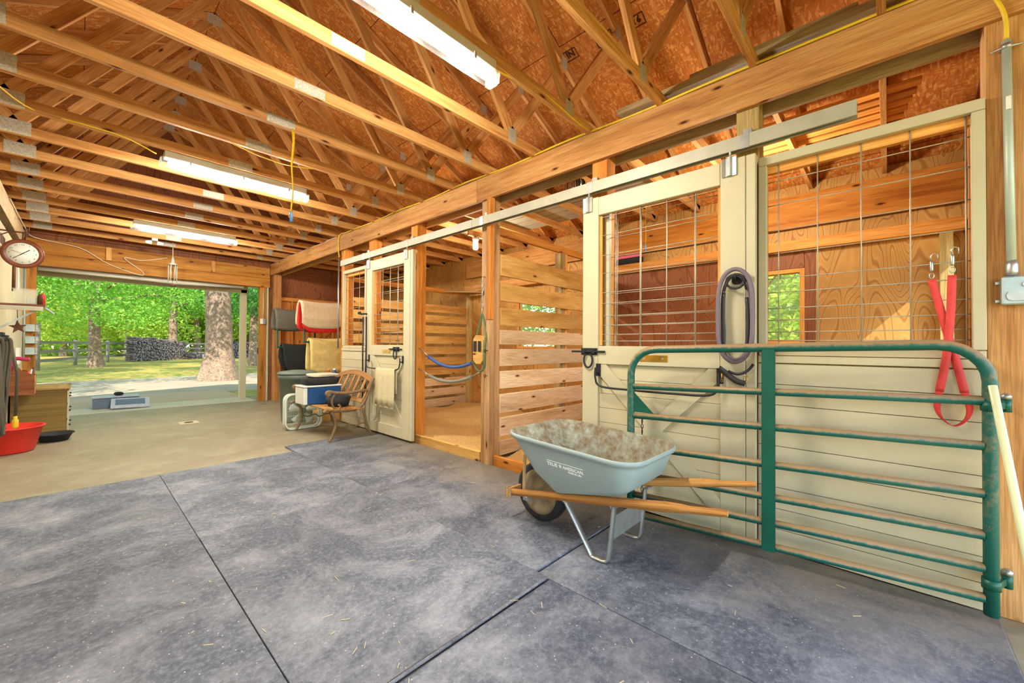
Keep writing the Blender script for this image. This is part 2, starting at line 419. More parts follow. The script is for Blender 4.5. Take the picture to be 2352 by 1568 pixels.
M['log2'] = plain('log_cut', (148, 134, 134), .95, var=.3, vs=3)
M['log'] = plain('log_bark', (104, 94, 100), .95, var=.4, vs=10)
M['logend'] = plain('log_end', (190, 166, 140), .95, var=.2, vs=10)

def mat_mat():
    m, nt, b = newmat('rubber_mat_gray', .62, 0, .35); L = nt.links
    oc = coords(nt, 'Object', (1, 1, 1), True)
    n1 = N(nt, 'ShaderNodeTexNoise', Scale=40.0, Detail=8.0, Roughness=.8, Distortion=.2); L.new(oc, n1.inputs['Vector'])
    r1 = ramp(nt, [(.34, lin((66, 72, 82))), (.5, lin((88, 95, 106))), (.68, lin((132, 138, 148)))]); L.new(n1.outputs[0], r1.inputs[0])
    n2 = N(nt, 'ShaderNodeTexNoise', Scale=2.0, Detail=12.0, Roughness=.74, Distortion=.4); L.new(oc, n2.inputs['Vector'])
    r2 = ramp(nt, [(.44, (0, 0, 0, 1)), (.80, (.85, .85, .85, 1))]); L.new(n2.outputs[0], r2.inputs[0])
    col = mixc(nt, r2.outputs[0], r1.outputs[0], lin((178, 182, 186)))
    n6 = N(nt, 'ShaderNodeTexNoise', Scale=.8, Detail=3.0); L.new(oc, n6.inputs['Vector'])
    r6 = ramp(nt, [(.35, (.74, .74, .76, 1)), (.65, (1.08, 1.08, 1.1, 1))]); L.new(n6.outputs[0], r6.inputs[0])
    col = mixc(nt, 1, col, r6.outputs[0], 'MULTIPLY')
    v = N(nt, 'ShaderNodeTexVoronoi', Scale=26.0); L.new(oc, v.inputs['Vector'])
    r3 = ramp(nt, [(.05, (1, 1, 1, 1)), (.09, (0, 0, 0, 1))]); L.new(v.outputs['Distance'], r3.inputs[0])
    col = mixc(nt, r3.outputs[0], col, lin((196, 190, 176)))
    # tracked-in barn dust along the stall fronts
    ge = nt.nodes.new('ShaderNodeNewGeometry'); sx = nt.nodes.new('ShaderNodeSeparateXYZ'); L.new(ge.outputs['Position'], sx.inputs[0])
    ma = N(nt, 'ShaderNodeMath', _operation='MULTIPLY_ADD'); L.new(n2.outputs[0], ma.inputs[0]); ma.inputs[1].default_value = 1.6; L.new(sx.outputs[0], ma.inputs[2])
    rd = ramp(nt, [(.0, (0, 0, 0, 1)), (1, (.75, .75, .75, 1))]); mr = N(nt, 'ShaderNodeMapRange'); L.new(ma.outputs[0], mr.inputs[0]); mr.inputs[1].default_value = 2.95; mr.inputs[2].default_value = 3.75
    L.new(mr.outputs[0], rd.inputs[0]); col = mixc(nt, rd.outputs[0], col, lin((122, 110, 84)))
    L.new(col, b.inputs['Base Color'])
    bp = N(nt, 'ShaderNodeBump', Strength=.12, Distance=.01); L.new(n1.outputs[0], bp.inputs['Height']); L.new(bp.outputs[0], b.inputs['Normal'])
    return m
M['mat'] = mat_mat()
def glassy(name, c, rough=.1, alpha=.25):
    m = bpy.data.materials.new(name); m.use_nodes = True; nt = m.node_tree
    nt.nodes.remove(nt.nodes['Principled BSDF']); o = nt.nodes['Material Output']
    t = nt.nodes.new('ShaderNodeBsdfTransparent'); g = nt.nodes.new('ShaderNodeBsdfPrincipled'); mx = nt.nodes.new('ShaderNodeMixShader')
    g.inputs['Base Color'].default_value = lin(c); g.inputs['Roughness'].default_value = rough
    mx.inputs[0].default_value = alpha
    nt.links.new(t.outputs[0], mx.inputs[1]); nt.links.new(g.outputs[0], mx.inputs[2]); nt.links.new(mx.outputs[0], o.inputs[0])
    return m
M['clear'] = glassy('clear_plastic', (226, 226, 200), .15, .3)
M['glass'] = glassy('window_glass', (230, 240, 245), .03, .06)
def leafmat(name, c1, c2, c3):
    m = bpy.data.materials.new(name); m.use_nodes = True; nt = m.node_tree; L = nt.links
    b = nt.nodes['Principled BSDF']; o = nt.nodes['Material Output']
    n = N(nt, 'ShaderNodeTexNoise', Scale=1.6, Detail=6.0, Roughness=.85); L.new(coords(nt, 'Object', (1, 1, 1), True), n.inputs['Vector'])
    r = ramp(nt, [(.32, lin(c1)), (.5, lin(c2)), (.66, lin(c3))]); L.new(n.outputs[0], r.inputs[0])
    L.new(r.outputs[0], b.inputs['Base Color']); b.inputs['Roughness'].default_value = .5
    t = nt.nodes.new('ShaderNodeBsdfTranslucent'); L.new(r.outputs[0], t.inputs[0])
    mx = nt.nodes.new('ShaderNodeMixShader'); mx.inputs[0].default_value = .45
    L.new(b.outputs[0], mx.inputs[1]); L.new(t.outputs[0], mx.inputs[2]); L.new(mx.outputs[0], o.inputs[0])
    return m
M['leaf'] = leafmat('leaf_green', (64, 132, 44), (128, 190, 56), (214, 232, 110))
M['leaf2'] = leafmat('leaf_yellowgreen', (92, 150, 44), (176, 206, 66), (238, 236, 128))
M['leaf3'] = leafmat('leaf_dark', (40, 96, 48), (76, 140, 60), (130, 180, 76))
M['bark'] = plain('bark', (150, 126, 104), .95, var=.35, vs=9, dirt=(86, 70, 58), dcov=.5, bump=.8)
M['grass'] = plain('grass', (118, 134, 46), .95, var=.3, vs=.7, dirt=(186, 150, 78), dcov=.44)
M['tube'] = emis('tube_glow', (255, 252, 244), 4.0)
M['bulb'] = emis('bulb_glow', (255, 244, 220), 30.0)

# ------------------------------------------------------------------ constants of the barn
YF = 10.20      # far wall inner face
YN = -.55       # near end of building
XR = 5.65       # right wall inner face
XL = -.60       # left aisle wall face
XC = 1.105      # ridge
ZC = 3.05       # underside of the truss chords
def roofz(x): return 5.36 - .485 * abs(x - XC)

# ------------------------------------------------------------------ shell
struct(MB().box((-3.6, YN, -.12), (5.8, 11.25, 0)).build('floor', M['concrete']))
def slope(sgn):
    mb = MB(); x0, x1 = XC, XC + sgn * 5.1; y0, y1 = YN - .4, 10.75
    nz = V((.485 * sgn, 0, 1)).normalized()
    a, b = V((x0, 0, 5.36)), V((x1, 0, 5.36 - .485 * 5.1)); Ls = (b - a).length
    P = []
    for off in (0, .014):
        P.append([a + V((0, y0, 0)) + nz * off, a + V((0, y1, 0)) + nz * off, b + V((0, y1, 0)) + nz * off, b + V((0, y0, 0)) + nz * off])
    uv = [(y0, 0), (y1, 0), (y1, Ls), (y0, Ls)]
    k = len(mb.v)
    for row in P: mb.v += row
    mb._face([0, 1, 2, 3] if sgn > 0 else [3, 2, 1, 0], uv if sgn > 0 else uv[::-1])
    mb._face([7, 6, 5, 4] if sgn > 0 else [4, 5, 6, 7], uv[::-1] if sgn > 0 else uv)
    for i in range(4):
        j = (i + 1) % 4; mb._face([i, i + 4, j + 4, j], [(0, 0)] * 4)
    return mb
deck = MB()
for sg in (1, -1):
    d = slope(sg); b0 = len(deck.v); deck.v += d.v
    for f, u, s_ in zip(d.f, d.uv, d.sm): deck._face([i + b0 for i in f], u, s_)
ceiling = struct(deck.build('ceiling', M['osb']))

struct(MB().box((-2.4, -3.4, 3.04), (3.5, YN - .101, 3.07)).build('sun_block_roof_near', M['osb']))  # unseen roof added to keep direct sun off the aisle floor
struct(MB().box((-.59, 10.32, .0005), (2.72, 11.249, .004)).build('floor_threshold', M['sill']))
# right outer wall with two window openings
W1 = (.74, 1.56, 1.345, 2.12)     # y0,y1,z0,z1
W2 = (4.18, 5.08, 1.25, 2.10)
def wall_x(x0, x1, y0, y1, z0, z1, holes):
    mb = MB(); cuts = sorted(holes); y = y0
    for (a, b, c, d) in cuts:
        mb.box((x0, y, z0), (x1, a, z1)); mb.box((x0, a, z0), (x1, b, c)); mb.box((x0, a, d), (x1, b, z1)); y = b
    mb.box((x0, y, z0), (x1, y1, z1)); return mb
def plyuv(o):
    """re-lay UVs as plain metres for sheet goods"""
    me = o.data; ul = me.uv_layers[0].data
    for p in me.polygons:
        n = p.normal
        for li in p.loop_indices:
            co = me.vertices[me.loops[li].vertex_index].co + o.location
            ul[li].uv = (co.z, co.y) if abs(n.x) > .5 else ((co.z, co.x) if abs(n.y) > .5 else (co.x, co.y))
    return o
wr = struct(wall_x(XR, XR + .1, YN, YF + .15, 0, 3.13, [W1, W2]).build('wall_right', M['ply'])); plyuv(wr)
# stall 1 lower left part is darker plywood lining
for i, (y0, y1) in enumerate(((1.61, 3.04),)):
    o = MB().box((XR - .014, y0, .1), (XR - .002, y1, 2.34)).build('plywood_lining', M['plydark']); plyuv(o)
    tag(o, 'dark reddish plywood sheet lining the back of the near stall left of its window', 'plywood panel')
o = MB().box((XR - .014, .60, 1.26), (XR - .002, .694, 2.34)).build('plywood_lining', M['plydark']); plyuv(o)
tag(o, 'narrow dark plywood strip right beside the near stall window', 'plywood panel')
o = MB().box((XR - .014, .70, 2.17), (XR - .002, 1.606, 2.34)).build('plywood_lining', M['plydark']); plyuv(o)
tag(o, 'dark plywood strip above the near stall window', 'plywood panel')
for n, (a, b, c, d) in enumerate((W1, W2), 1):
    w = thing('window_%d' % n, ['window', ''][0], 'window', (XR + .05, (a + b) / 2, c)); del w['label']; del w['category']; struct(w)
    f = MB()
    t = .045
    f.box((XR - .02, a - t, c - t), (XR + .02, a, d + t)).box((XR - .02, b, c - t), (XR + .02, b + t, d + t)).box((XR - .02, a, d), (XR + .02, b, d + t)).box((XR - .02, a, c - t), (XR + .02, b, c))
    f.build('window_frame', M['stick'], w, bevel=.002)
    MB().box((XR + .06, a, c), (XR + .064, b, d)).build('window_pane', M['glass'], w)
# far gable wall, opening x -.47 .. 2.75 below z 2.44
fw = MB()
fw.box((-3.6, YF, 0), (-.60, YF + .1, 3.05)).box((2.94, YF, 0), (5.75, YF + .1, 3.05)).box((-.60, YF + .05, 2.52), (2.94, YF + .1, 3.05))
fw.prism([(-3.6, 3.05), (5.8, 3.05), (XC, roofz(XC))], (0, YF, 0), (1, 0, 0), (0, 0, 1), (0, .1, 0))
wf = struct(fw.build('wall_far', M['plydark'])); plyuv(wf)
# near gable wall (round the doorway behind the camera) with an unseen stall-end opening, sized to let the sun patch in
nw = MB()
nw.box((-3.6, YN - .1, 0), (-.66, YN, 3.05))
nw.box((3.09, YN - .1, 0), (4.85, YN, 3.05)).box((5.54, YN - .1, 0), (5.8, YN, 3.05)).box((4.85, YN - .1, 2.27), (5.54, YN, 3.05)).box((4.85, YN - .1, 0), (5.54, YN, 1.0))
nw.prism([(-3.6, 3.05), (5.8, 3.05), (XC, roofz(XC))], (0, YN - .1, 0), (1, 0, 0), (0, 0, 1), (0, .1, 0))
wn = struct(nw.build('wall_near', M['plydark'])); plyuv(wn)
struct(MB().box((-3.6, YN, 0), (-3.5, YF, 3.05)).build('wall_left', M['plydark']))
# left aisle wall: beige vertical boards up to 2.6 m
lw = MB(); y = YN
while y < YF - .05:
    lw.box((XL - .03, y, 0), (XL, min(y + .296, YF), 2.60)); y += .3
struct(lw.build('wall_aisle_left', M['paint'], bevel=.002))
# far stud framing seen from inside right of the door
st = thing('stud_frame', 'orange pine stud framing on the far wall behind the saddle pads', 'stud wall', (4.3, YF - .05, 0))
for i, x in enumerate((3.12, 3.38, 3.72, 4.0, 4.32, 4.65, 4.98, 5.3, 5.6)):
    MB().box((x - .02, YF - .09, .04), (x + .02, YF, 2.25)).build('stud', M['stud'], st, bevel=.002)
MB().box((3.09, YF - .09, 2.25), (5.65, YF, 2.33)).build('top_plate', M['stud'], st, bevel=.002)
MB().box((3.09, YF - .09, 0), (5.65, YF, .04)).build('bottom_plate', M['stud'], st, bevel=.002)
MB().bar((4.02, YF - .06, 1.35), (4.9, YF - .06, 2.22), .03, .09, up=(0, 1, 0)).build('brace', M['stud'], st)
for k in range(3):
    x0 = 3.09 + .86 * k
    o = MB().box((x0, YF - .012, 0.04), (x0 + .85, YF - .001, 2.3)).build('sheathing', M['stud'], st)
# header timbers over the far door
o = MB().box((-.597, YF - .06, 2.52), (2.92, YF + .049, 2.715)).build('door_header', M['header'], bevel=.003); tag(o, 'lower wide timber header across the top of the far doorway', 'beam')
o = MB().box((-.597, YF - .05, 2.72), (2.92, YF + .049, 2.96)).build('door_header', M['header'], bevel=.003); tag(o, 'upper wide timber above the far door header, with short blocks nailed on', 'beam')
for x, nm in ((.353, 'left'), (1.874, 'right')):
    o = MB().box((x - .035, YF - .08, 2.725), (x + .035, YF - .05, 2.955)).build('wood_block', M['truss'], bevel=.002)
    tag(o, 'short upright wood block on the far header, %s' % ('the one left of the wind chime' if nm == 'left' else 'the one right of the wind chime'), 'wood block')
# jamb posts of the far door
o = MB().box((-.61, YF - .1, 0), (-.47, YF - .001, 2.519)).build('door_post', M['header'], bevel=.003); tag(o, 'orange jamb post at the left of the far doorway beside gray boxes', 'post')
o = MB().box((2.73, YF - .02, 0), (2.86, YF + .08, 2.519)).build('door_post', M['header'], bevel=.003); tag(o, 'dark orange jamb post at the right side of the far doorway', 'post')
# white trim strip of the right jamb
o = MB().box((2.865, YF - .03, 0), (2.90, YF + .02, 2.519)).build('trim_1', M['paint_l']); struct(o)
# porch outside the far door
o = thing('porch_beam', 'tan layered porch beam over the far doorway opening', 'beam', (1, 10.85, 2.42))
MB().box((-.8, 10.80, 2.425), (2.66, 10.90, 2.50)).build('lower_trim', M['paint_l'], o, bevel=.003)
MB().box((-.8, 10.83, 2.50), (2.66, 10.93, 2.60)).build('fascia', M['paint'], o, bevel=.003)
struct(MB().box((-.8, 10.3, 2.62), (4.5, 11.3, 2.66)).build('ceiling_porch', M['paint_l']))
o = MB().box((2.52, 10.80, 0), (2.64, 10.92, 2.62)).build('porch_post', M['paint_l'], bevel=.004); tag(o, 'cream painted square porch post outside the far doorway', 'post')
rl = MB().tube([(-.47, 10.36, 2.50), (.9, 10.36, 2.49), (1.3, 10.36, 2.485), (2.46, 10.36, 2.515)], .045, 12, rr=[.04, .045, .055, .04])
tag(rl.build('rolled_curtain', M['white']), 'rolled white curtain hung just under the far door header', 'curtain')

# ------------------------------------------------------------------ floor mats
mats = [((-.66, .5275), (5.02, 3.22), 'far left rubber mat by the concrete, seam beside the drain side'), ]
rows = [(-.37, 1.322), (1.336, 3.205), (3.206, 5.02)]
cols = [(-.66, .5365), (.5395, 1.7225), (1.7255, 2.92)]
rn = ['nearest the camera', 'in the middle row', 'in the far row by bare concrete']; cn = ['left column', 'centre column', 'column along the stalls']
for ci, (x0, x1) in enumerate(cols):
    for ri, (y0, y1) in enumerate(rows):
        dx = 0
        if ci == 2: y0_, y1_ = [(-.37, 1.405), (1.416, 3.215), (3.216, 5.36)][ri]
        else: y0_, y1_ = y0, y1
        top = {(1, 0): .012, (2, 0): .014, (1, 1): .024, (2, 1): .022}.get((ci, ri), .02)
        mb = MB().box((x0, y0_ + .001, .001), (x1, y1_ - .001, top))
        o = mb.build('rubber_mat', M['mat'], bevel=.0015)
        tag(o, 'gray rubber floor mat %s, %s' % (rn[ri], cn[ci]), 'mat', 'rubber mats on the aisle floor')
sb = MB()
for _ in range(130):
    px_, py_ = R_.uniform(.3, 2.85), R_.uniform(.1, 4.8); a = R_.uniform(0, PI); l_ = R_.uniform(.006, .022); dv = V((math.cos(a), math.sin(a), 0)) * l_
    sb.bar(V((px_, py_, .0265)) - dv, V((px_, py_, .0275)) + dv, .002, .0016)
tag(sb.build('straw_bits', M['straw']), 'bits of straw scattered over the gray rubber mats', 'straw', kind='stuff')
# raised pale metal-edged seams between mats
def seam(p0, p1, w, h, lab, m):
    o = MB().bar(p0, p1, w, h).build('seam_strip', m, bevel=.002); tag(o, lab, 'edge strip')
seam((.3, 1.322, .024), (1.715, 1.330, .024), .014, .008, 'raised dusty mat edge running toward the wheelbarrow on the near seam', M['mat'])

# ------------------------------------------------------------------ posts
def post(y0, y1, lab, m='post', x0=2.965, x1=3.105, z1=3.05):
    o = MB().box((x0, y0, 0), (x1, y1, z1)).build('support_post', M[m], bevel=.004); tag(o, lab, 'post'); return o
post(9.98, 10.12, 'far corner post of the stall side next to the far doorway', 'beam')
post(6.5, 6.64, 'square post at the far end of the farther stall beside the saddle pads')
post(5.58, 5.71, 'post above the open sliding door of the farther stall', 'post')
post(4.44, 4.58, 'golden post at the left side of the farther stall doorway')
p = post(3.075, 3.215, 'post between the two stall doorways carrying the outlet box and lead ropes', 'bleached')
post(1.70, 1.84, 'post with a yellow cable behind the left stile of the near stall door', 'post')
post(.605, .735, 'weathered post at the right edge of the near stall door', 'greywood')
post(-.55, -.345, 'wide jamb post at the right edge of the picture with the gray conduit', 'jamb', 2.955, 3.105)
o = MB().box((2.90, 3.015, 0), (2.963, 3.075, 1.52)).build('post_board', M['bleached'], bevel=.003); tag(o, 'lower pale board nailed against the post between the stall doorways', 'board')
o = MB().box((2.90, 3.015, 1.525), (2.963, 3.075, 2.80)).build('post_board', M['post'], bevel=.003); tag(o, 'upper golden board nailed against the post between the stall doorways', 'board')
# main beam: front and back planks
def plank(lo, hi, lab, m='beam', cat='beam', name='beam_plank', b=.003):
    o = MB().box(lo, hi).build(name, M[m], bevel=b); tag(o, lab, cat); return o
plank((2.925, YN, 2.805), (2.963, 3.26, 3.048), 'near length of the long wood beam above the stall fronts')
plank((2.925, 3.263, 2.805), (2.963, 6.70, 3.048), 'middle length of the long wood beam above the farther stall')
plank((2.925, 6.703, 2.805), (2.963, 10.15, 3.048), 'far length of the long wood beam next to the far doorway')
plank((3.107, YN, 2.805), (3.145, 3.26, 3.048), 'rear plank of the doubled beam behind the near stall front', 'grayboard')
plank((3.107, 3.263, 2.805), (3.145, 10.15, 3.048), 'rear plank of the doubled beam above farther stall and tack corner', 'beam')
# left aisle beam
plank((-.70, 3.0, 2.79), (-.607, 10.15, 3.048), 'pale beam along the top of the left aisle wall above the clock', 'oak')
post(9.9, 10.04, 'far corner post of the left aisle wall', 'bleached', -.78, -.648, 3.05) if False else None

# ------------------------------------------------------------------ trusses
NT = 17
t0 = thing('roof_truss', '', 'roof truss', (XC, .003, ZC), 'pine roof trusses')
def tb(mb, nm, m='truss'): return mb.build(nm, M[m], t0, bevel=.002)
y0 = .003; yc = y0 + .019
tb(MB().box((-3.45, y0, 3.05), (5.64, y0 + .038, 3.139)), 'bottom_chord')
for sg in (1, -1):
    tb(MB().bar((XC, yc, 5.31), (XC + sg * 4.53, yc, 5.31 - .485 * 4.53), .038, .089), 'top_chord')
    xn = XC + sg * 1.508
    tb(MB().bar((xn, yc, 3.14), (XC + sg * .03, yc, 5.25), .036, .089), 'web')
    tb(MB().bar((xn, yc, 3.14), (XC + sg * 2.29, yc, 4.16), .036, .089), 'web')
def plate(x, z, w, h): return MB().box((x - w / 2, y0 - .002, z - h / 2), (x + w / 2, y0 + .0, z + h / 2)).box((x - w / 2, y0 + .038, z - h / 2), (x + w / 2, y0 + .04, z + h / 2)).build('nail_plate', M['plate'], t0)
plate(XC, 5.27, .15, .13); plate(XC + 1.508, 3.125, .10, .12); plate(XC - 1.508, 3.115, .20, .12); plate(1.12, 3.094, .21, .075); plate(XC + 2.29, 4.18, .09, .12); plate(XC - 2.29, 4.18, .09, .12)
nth = ['nearest', 'second', 'third', 'fourth', 'fifth', 'sixth', 'seventh', 'eighth', 'ninth', 'tenth', 'eleventh', 'twelfth', 'thirteenth', 'fourteenth', 'fifteenth', 'sixteenth', 'farthest']
extra = {3: ', carrying the near tube light', 8: ', just in front of the middle tube light', 13: ', in front of the far tube light'}
for k in range(NT):
    t = t0 if k == 0 else copy_tree(t0)
    t.location = (XC, .003 + .61 * k - .0, ZC)
    t['label'] = 'pine roof truss across the aisle, %s from the camera' % nth[k]

# ------------------------------------------------------------------ stall fronts
ROWS = [2.293, 2.144, 1.984, 1.84, 1.683, 1.596, 1.496, 1.422, 1.348, 1.295]
def mesh_wires(x, y0, y1, z0, z1, ys, root, nm='wire_mesh'):
    mb = MB()
    for y in ys: mb.tube([(x, y, z0), (x, y, z1)], .0033, 6)
    for z in ROWS:
        if z0 < z < z1: mb.tube([(x + .006, y0, z), (x + .006, y1, z)], .003, 6)
    return mb.build(nm, M['wire'], root)
def siding(x, y0, y1, z0, z1, n, root, nm='siding_board', m='paint'):
    h = (z1 - z0) / n
    for i in range(n):
        a, b = z0 + i * h, z0 + (i + 1) * h - .004
        mb = MB(); mb.prism([(0, a), (.018 if i % 2 else .024, a), (.024 if i % 2 else .018, b), (0, b)], (x, y0, 0), (-1, 0, 0), (0, 0, 1), (0, y1 - y0, 0))
        mb.build(nm, M[m], root)
def front_panel(y0, y1, label, yw, corner=True, painted=True):
    """fixed stall front: sided lower wall, cap rail, framed wire grille"""
    r = thing('grille_partition', label, 'stall partition', (2.95, (y0 + y1) / 2, 0), 'fixed stall fronts with wire grilles')
    siding(2.945, y0, y1, .02, 1.155, 9, r)
    MB().box((2.915, y0, 1.158), (2.97, y1, 1.20)).build('cap_board', M['paint'], r, bevel=.003)
    MB().box((2.935, y0, 1.203), (2.97, y1, 1.243)).build('sill_rail', M['paint'], r, bevel=.003)
    MB().box((2.925, y0, 2.395), (2.965, y1, 2.45)).build('top_rail', M['paint_l'], r, bevel=.003)
    MB().box((2.97, y0, 2.35), (3.01, y1, 2.44)).build('inner_rail', M['stick'], r, bevel=.003)
    for a in (y0, y1 - .045): MB().box((2.925, a, 1.245), (2.965, a + .045, 2.393)).build('stile', M['paint_l'], r, bevel=.003)
    for a in (y0, y1 - .06): MB().box((2.972, a + .02 * (a > y0), 1.22), (3.01, a + .05, 2.348)).build('inner_post', M['stick'], r, bevel=.003)
    mesh_wires(2.967, y0 + .03, y1 - .03, 1.24, 2.40, yw, r)
    MB().box((2.972, y0, .02), (2.99, y1, 1.24)).build('backing', M['ply'], r)
    return r
front_panel(-.342, .600, 'beige stall front with wire grille behind the green gate, right of the near door', [-.282 + .195 * i for i in range(5)])
front_panel(.738, 1.698, 'stall front with wire grille directly behind the near sliding door', [.80 + .2 * i for i in range(5)])
front_panel(4.585, 5.578, 'stall front with wire grille directly behind the farther sliding door', [4.7 + .2 * i for i in range(5)])
front_panel(5.715, 6.498, 'narrow beige stall front with wire grille at the left end of the farther stall', [5.8 + .2 * i for i in range(4)])

def sliding_door(y0, y1, label, plate_m):
    """frame faces the aisle at x=2.845; y0 is the camera-side edge"""
    r = thing('sliding_door', label, 'door', (2.865, (y0 + y1) / 2, .03), 'sliding stall doors')
    xa, xb = 2.845, 2.885
    s = .145
    a, b = y0 + .055, y1
    MB().box((xa + .004, y0, .05), (xb + .01, y0 + .052, 2.46)).build('edge_board', M['paint_l'], r, bevel=.003)
    MB().box((xa, a, .05), (xb, a + s, 2.46)).build('stile', M['paint_l'], r, bevel=.004)
    MB().box((xa, b - s, .05), (xb, b, 2.46)).build('stile', M['paint_l'], r, bevel=.004)
    ia, ib = a + s + .001, b - s - .001
    MB().box((xa, ia, 2.31), (xb, ib, 2.455)).build('top_rail', M['paint_l'], r, bevel=.004)
    MB().box((xa, ia, 1.11), (xb, ib, 1.255)).build('middle_rail', M['paint_l'], r, bevel=.004)
    MB().box((xa, ia, .05), (xb, ib, .19)).build('bottom_rail', M['paint_l'], r, bevel=.004)
    pn = MB()
    n = 8; w = (1.11 - .19) / n
    for i in range(n): pn.box((xb - .012, ia, .19 + i * w), (xb, ib, .19 + (i + 1) * w - .003))
    pn.build('recessed_panel', M['paint'], r)
    za, zb = .19, 1.11; h = .10
    # X brace, clipped to the panel: one full diagonal, the other as two halves
    def diag(p, q, nm, cut=None):
        (ya, z_a), (yb, z_b) = p, q; d = V((0, yb - ya, z_b - z_a)).normalized(); nn = V((0, -d.z, d.y))
        poly = []
        P0, P1 = V((0, ya, z_a)), V((0, yb, z_b))
        sgn = 1 if z_b > z_a else -1
        k = h / 2
        # corner-clipped hexagon
        ty, tz = k / abs(d.z), k / abs(d.y)
        if sgn > 0: pts = [(ya, z_a), (ya + ty, z_a), (yb, z_b - tz), (yb, z_b), (yb - ty, z_b), (ya, z_a + tz)]
        else: pts = [(ya, z_a), (ya, z_a - tz), (yb - ty, z_b), (yb, z_b), (yb, z_b + tz), (ya + ty, z_a)]
        o_ = MB().prism(pts, (xa + (.004 if sgn > 0 else .0055), 0, 0), (0, 1, 0), (0, 0, 1), (.02, 0, 0)).build(nm, M['paint_l'], r)
    diag((ia, zb - .001), (ib, za + .001), 'brace'); diag((ia, za + .001), (ib, zb - .001), 'brace')
    mesh_wires(2.868, ia, ib, 1.255, 2.31, [ia + .16 + .2 * i for i in range(5) if ia + .16 + .2 * i < ib], r)
    # inner lip round the grille
    MB().box((2.87, ia, 1.26), (2.885, ia + .02, 2.305)).build('grille_stop', M['stick'], r); MB().box((2.87, ib - .02, 1.26), (2.885, ib, 2.305)).build('grille_stop', M['stick'], r)
    # hangers
    for yy in (a + s * .62, b - s * .35):
        hb = MB().prism([(-.042, .012), (-.02, .008), (-.008, .022), (.008, .022), (.02, .008), (.042, .012), (.042, .001), (-.042, .001)], (xa, yy, 2.35), (0, 1, 0), (-1, 0, 0), (0, 0, .118)).box((xa - .006, yy - .022, 2.475), (xa + .02, yy + .022, 2.478))
        o = hb.build('door_hanger', M['galv'], r)
        MB().tube([(xa + .012, yy, 2.47), (xa + .012, yy, 2.56)], .007, 6).build('bolt', M['galv'], o)
    # name plate
    yp = (y0 + y1) / 2 + .02
    o = MB().box((xa - .004, yp - .105, 1.143), (xa - .0005, yp + .105, 1.19)).build('name_plate', plate_m, r, bevel=.001)
    for yy in (yp - .07, yp + .07): MB().lathe([(.009, -.008), (.008, -.005), (.008, -.0042)], (xa, yy, 1.167), 'X', 8).build('screw', M['galv'], o)
    return r, xa
def blanket_bar(r, xa, y0, y1, z):
    """iron bar hooked in two horseshoe brackets"""
    for yy in (y0, y1):
        o = MB().box((xa - .006, yy - .02, z + .03), (xa - .0005, yy + .02, z + .13)).tube([(xa - .004, yy, z + .05), (xa - .03, yy, z + .05), (xa - .045, yy, z + .065), (xa - .045, yy, z + .10)], .007, 8).build('bar_bracket', M['black'], r)
    pts = spline([(xa - .045, y0, z + .10), (xa - .048, y0, z + .02), (xa - .05, y0 + (.05 if y1 > y0 else -.05), z - .045), (xa - .05, (y0 * 2 + y1) / 3, z - .055), (xa - .05, (y0 + y1 * 2) / 3, z - .055), (xa - .05, y1 + (-.05 if y1 > y0 else .05), z - .045), (xa - .048, y1, z + .02), (xa - .045, y1, z + .10)], 6)
    MB().tube(pts, .008, 8).build('blanket_bar', M['black'], r)
def latch(r, xa, y, z):
    o = MB().box((xa - .006, y - .075, z - .028), (xa - .0005, y + .075, z + .028)).tube([(xa - .014, y - .15, z), (xa - .014, y + .16, z)], .008, 8).box((xa - .024, y - .06, z - .014), (xa - .006, y - .03, z + .014)).box((xa - .024, y + .03, z - .014), (xa - .006, y + .06, z + .014)).build('slide_latch', M['black'], r)
    k = [(xa - .02, y + .036 * math.sin(a) * 1.0, z - .075 - .055 * math.cos(a)) for a in [math.radians(q) for q in range(-150, 151, 20)]]
    k = [(p[0], p[1], z - .075 + (z - .075 - p[2])) for p in k]
    k = [(xa - .02, y + .04 * math.cos(math.radians(q)), z - .07 + (.058 * math.sin(math.radians(q)))) for q in range(-240, 61, 20)]
    MB().tube(k, .008, 6).build('horseshoe_pull', M['black'], o)
d1, xa = sliding_door(.60, 1.852, 'beige sliding door of the near stall with X brace, wire grille and brass plate', M['brass'])
blanket_bar(d1, xa, 1.70, .80, .985); latch(d1, xa, 1.785, 1.21)
d2, xa = sliding_door(4.36, 5.535, 'beige sliding door of the farther stall with a towel over its bar', M['brass'])
blanket_bar(d2, xa, 5.44, 4.56, .985); latch(d2, xa, 4.72, 1.20)
# door tracks
def track(y0, y1, lab, joints):
    r = thing('door_track', lab, 'door track', (2.88, (y0 + y1) / 2, 2.51), 'galvanized door tracks')
    mb = MB()
    prof = [(-.03, 0), (-.03, .085), (.03, .085), (.03, 0), (.016, 0), (.016, .006), (.024, .006), (.024, .079), (-.024, .079), (-.024, .006), (-.016, .006), (-.016, 0)]
    mb.prism(prof, (2.878, y0, 2.512), (1, 0, 0), (0, 0, 1), (0, y1 - y0, 0)); mb.build('rail', M['track'], r)
    for y in joints:
        MB().box((2.846, y - .025, 2.508), (2.8475, y + .025, 2.598)).box((2.846, y - .025, 2.5985), (2.964, y + .025, 2.601)).box((2.92, y - .025, 2.6015), (2.9635, y + .025, 2.66)).build('track_bracket', M['galv'], r)
    return r
track(.12, 3.25, 'galvanized sliding door track over the near stall door', (.66, 1.79, 3.1))
track(3.255, 6.42, 'galvanized sliding door track over the farther stall door', (4.5, 5.65))

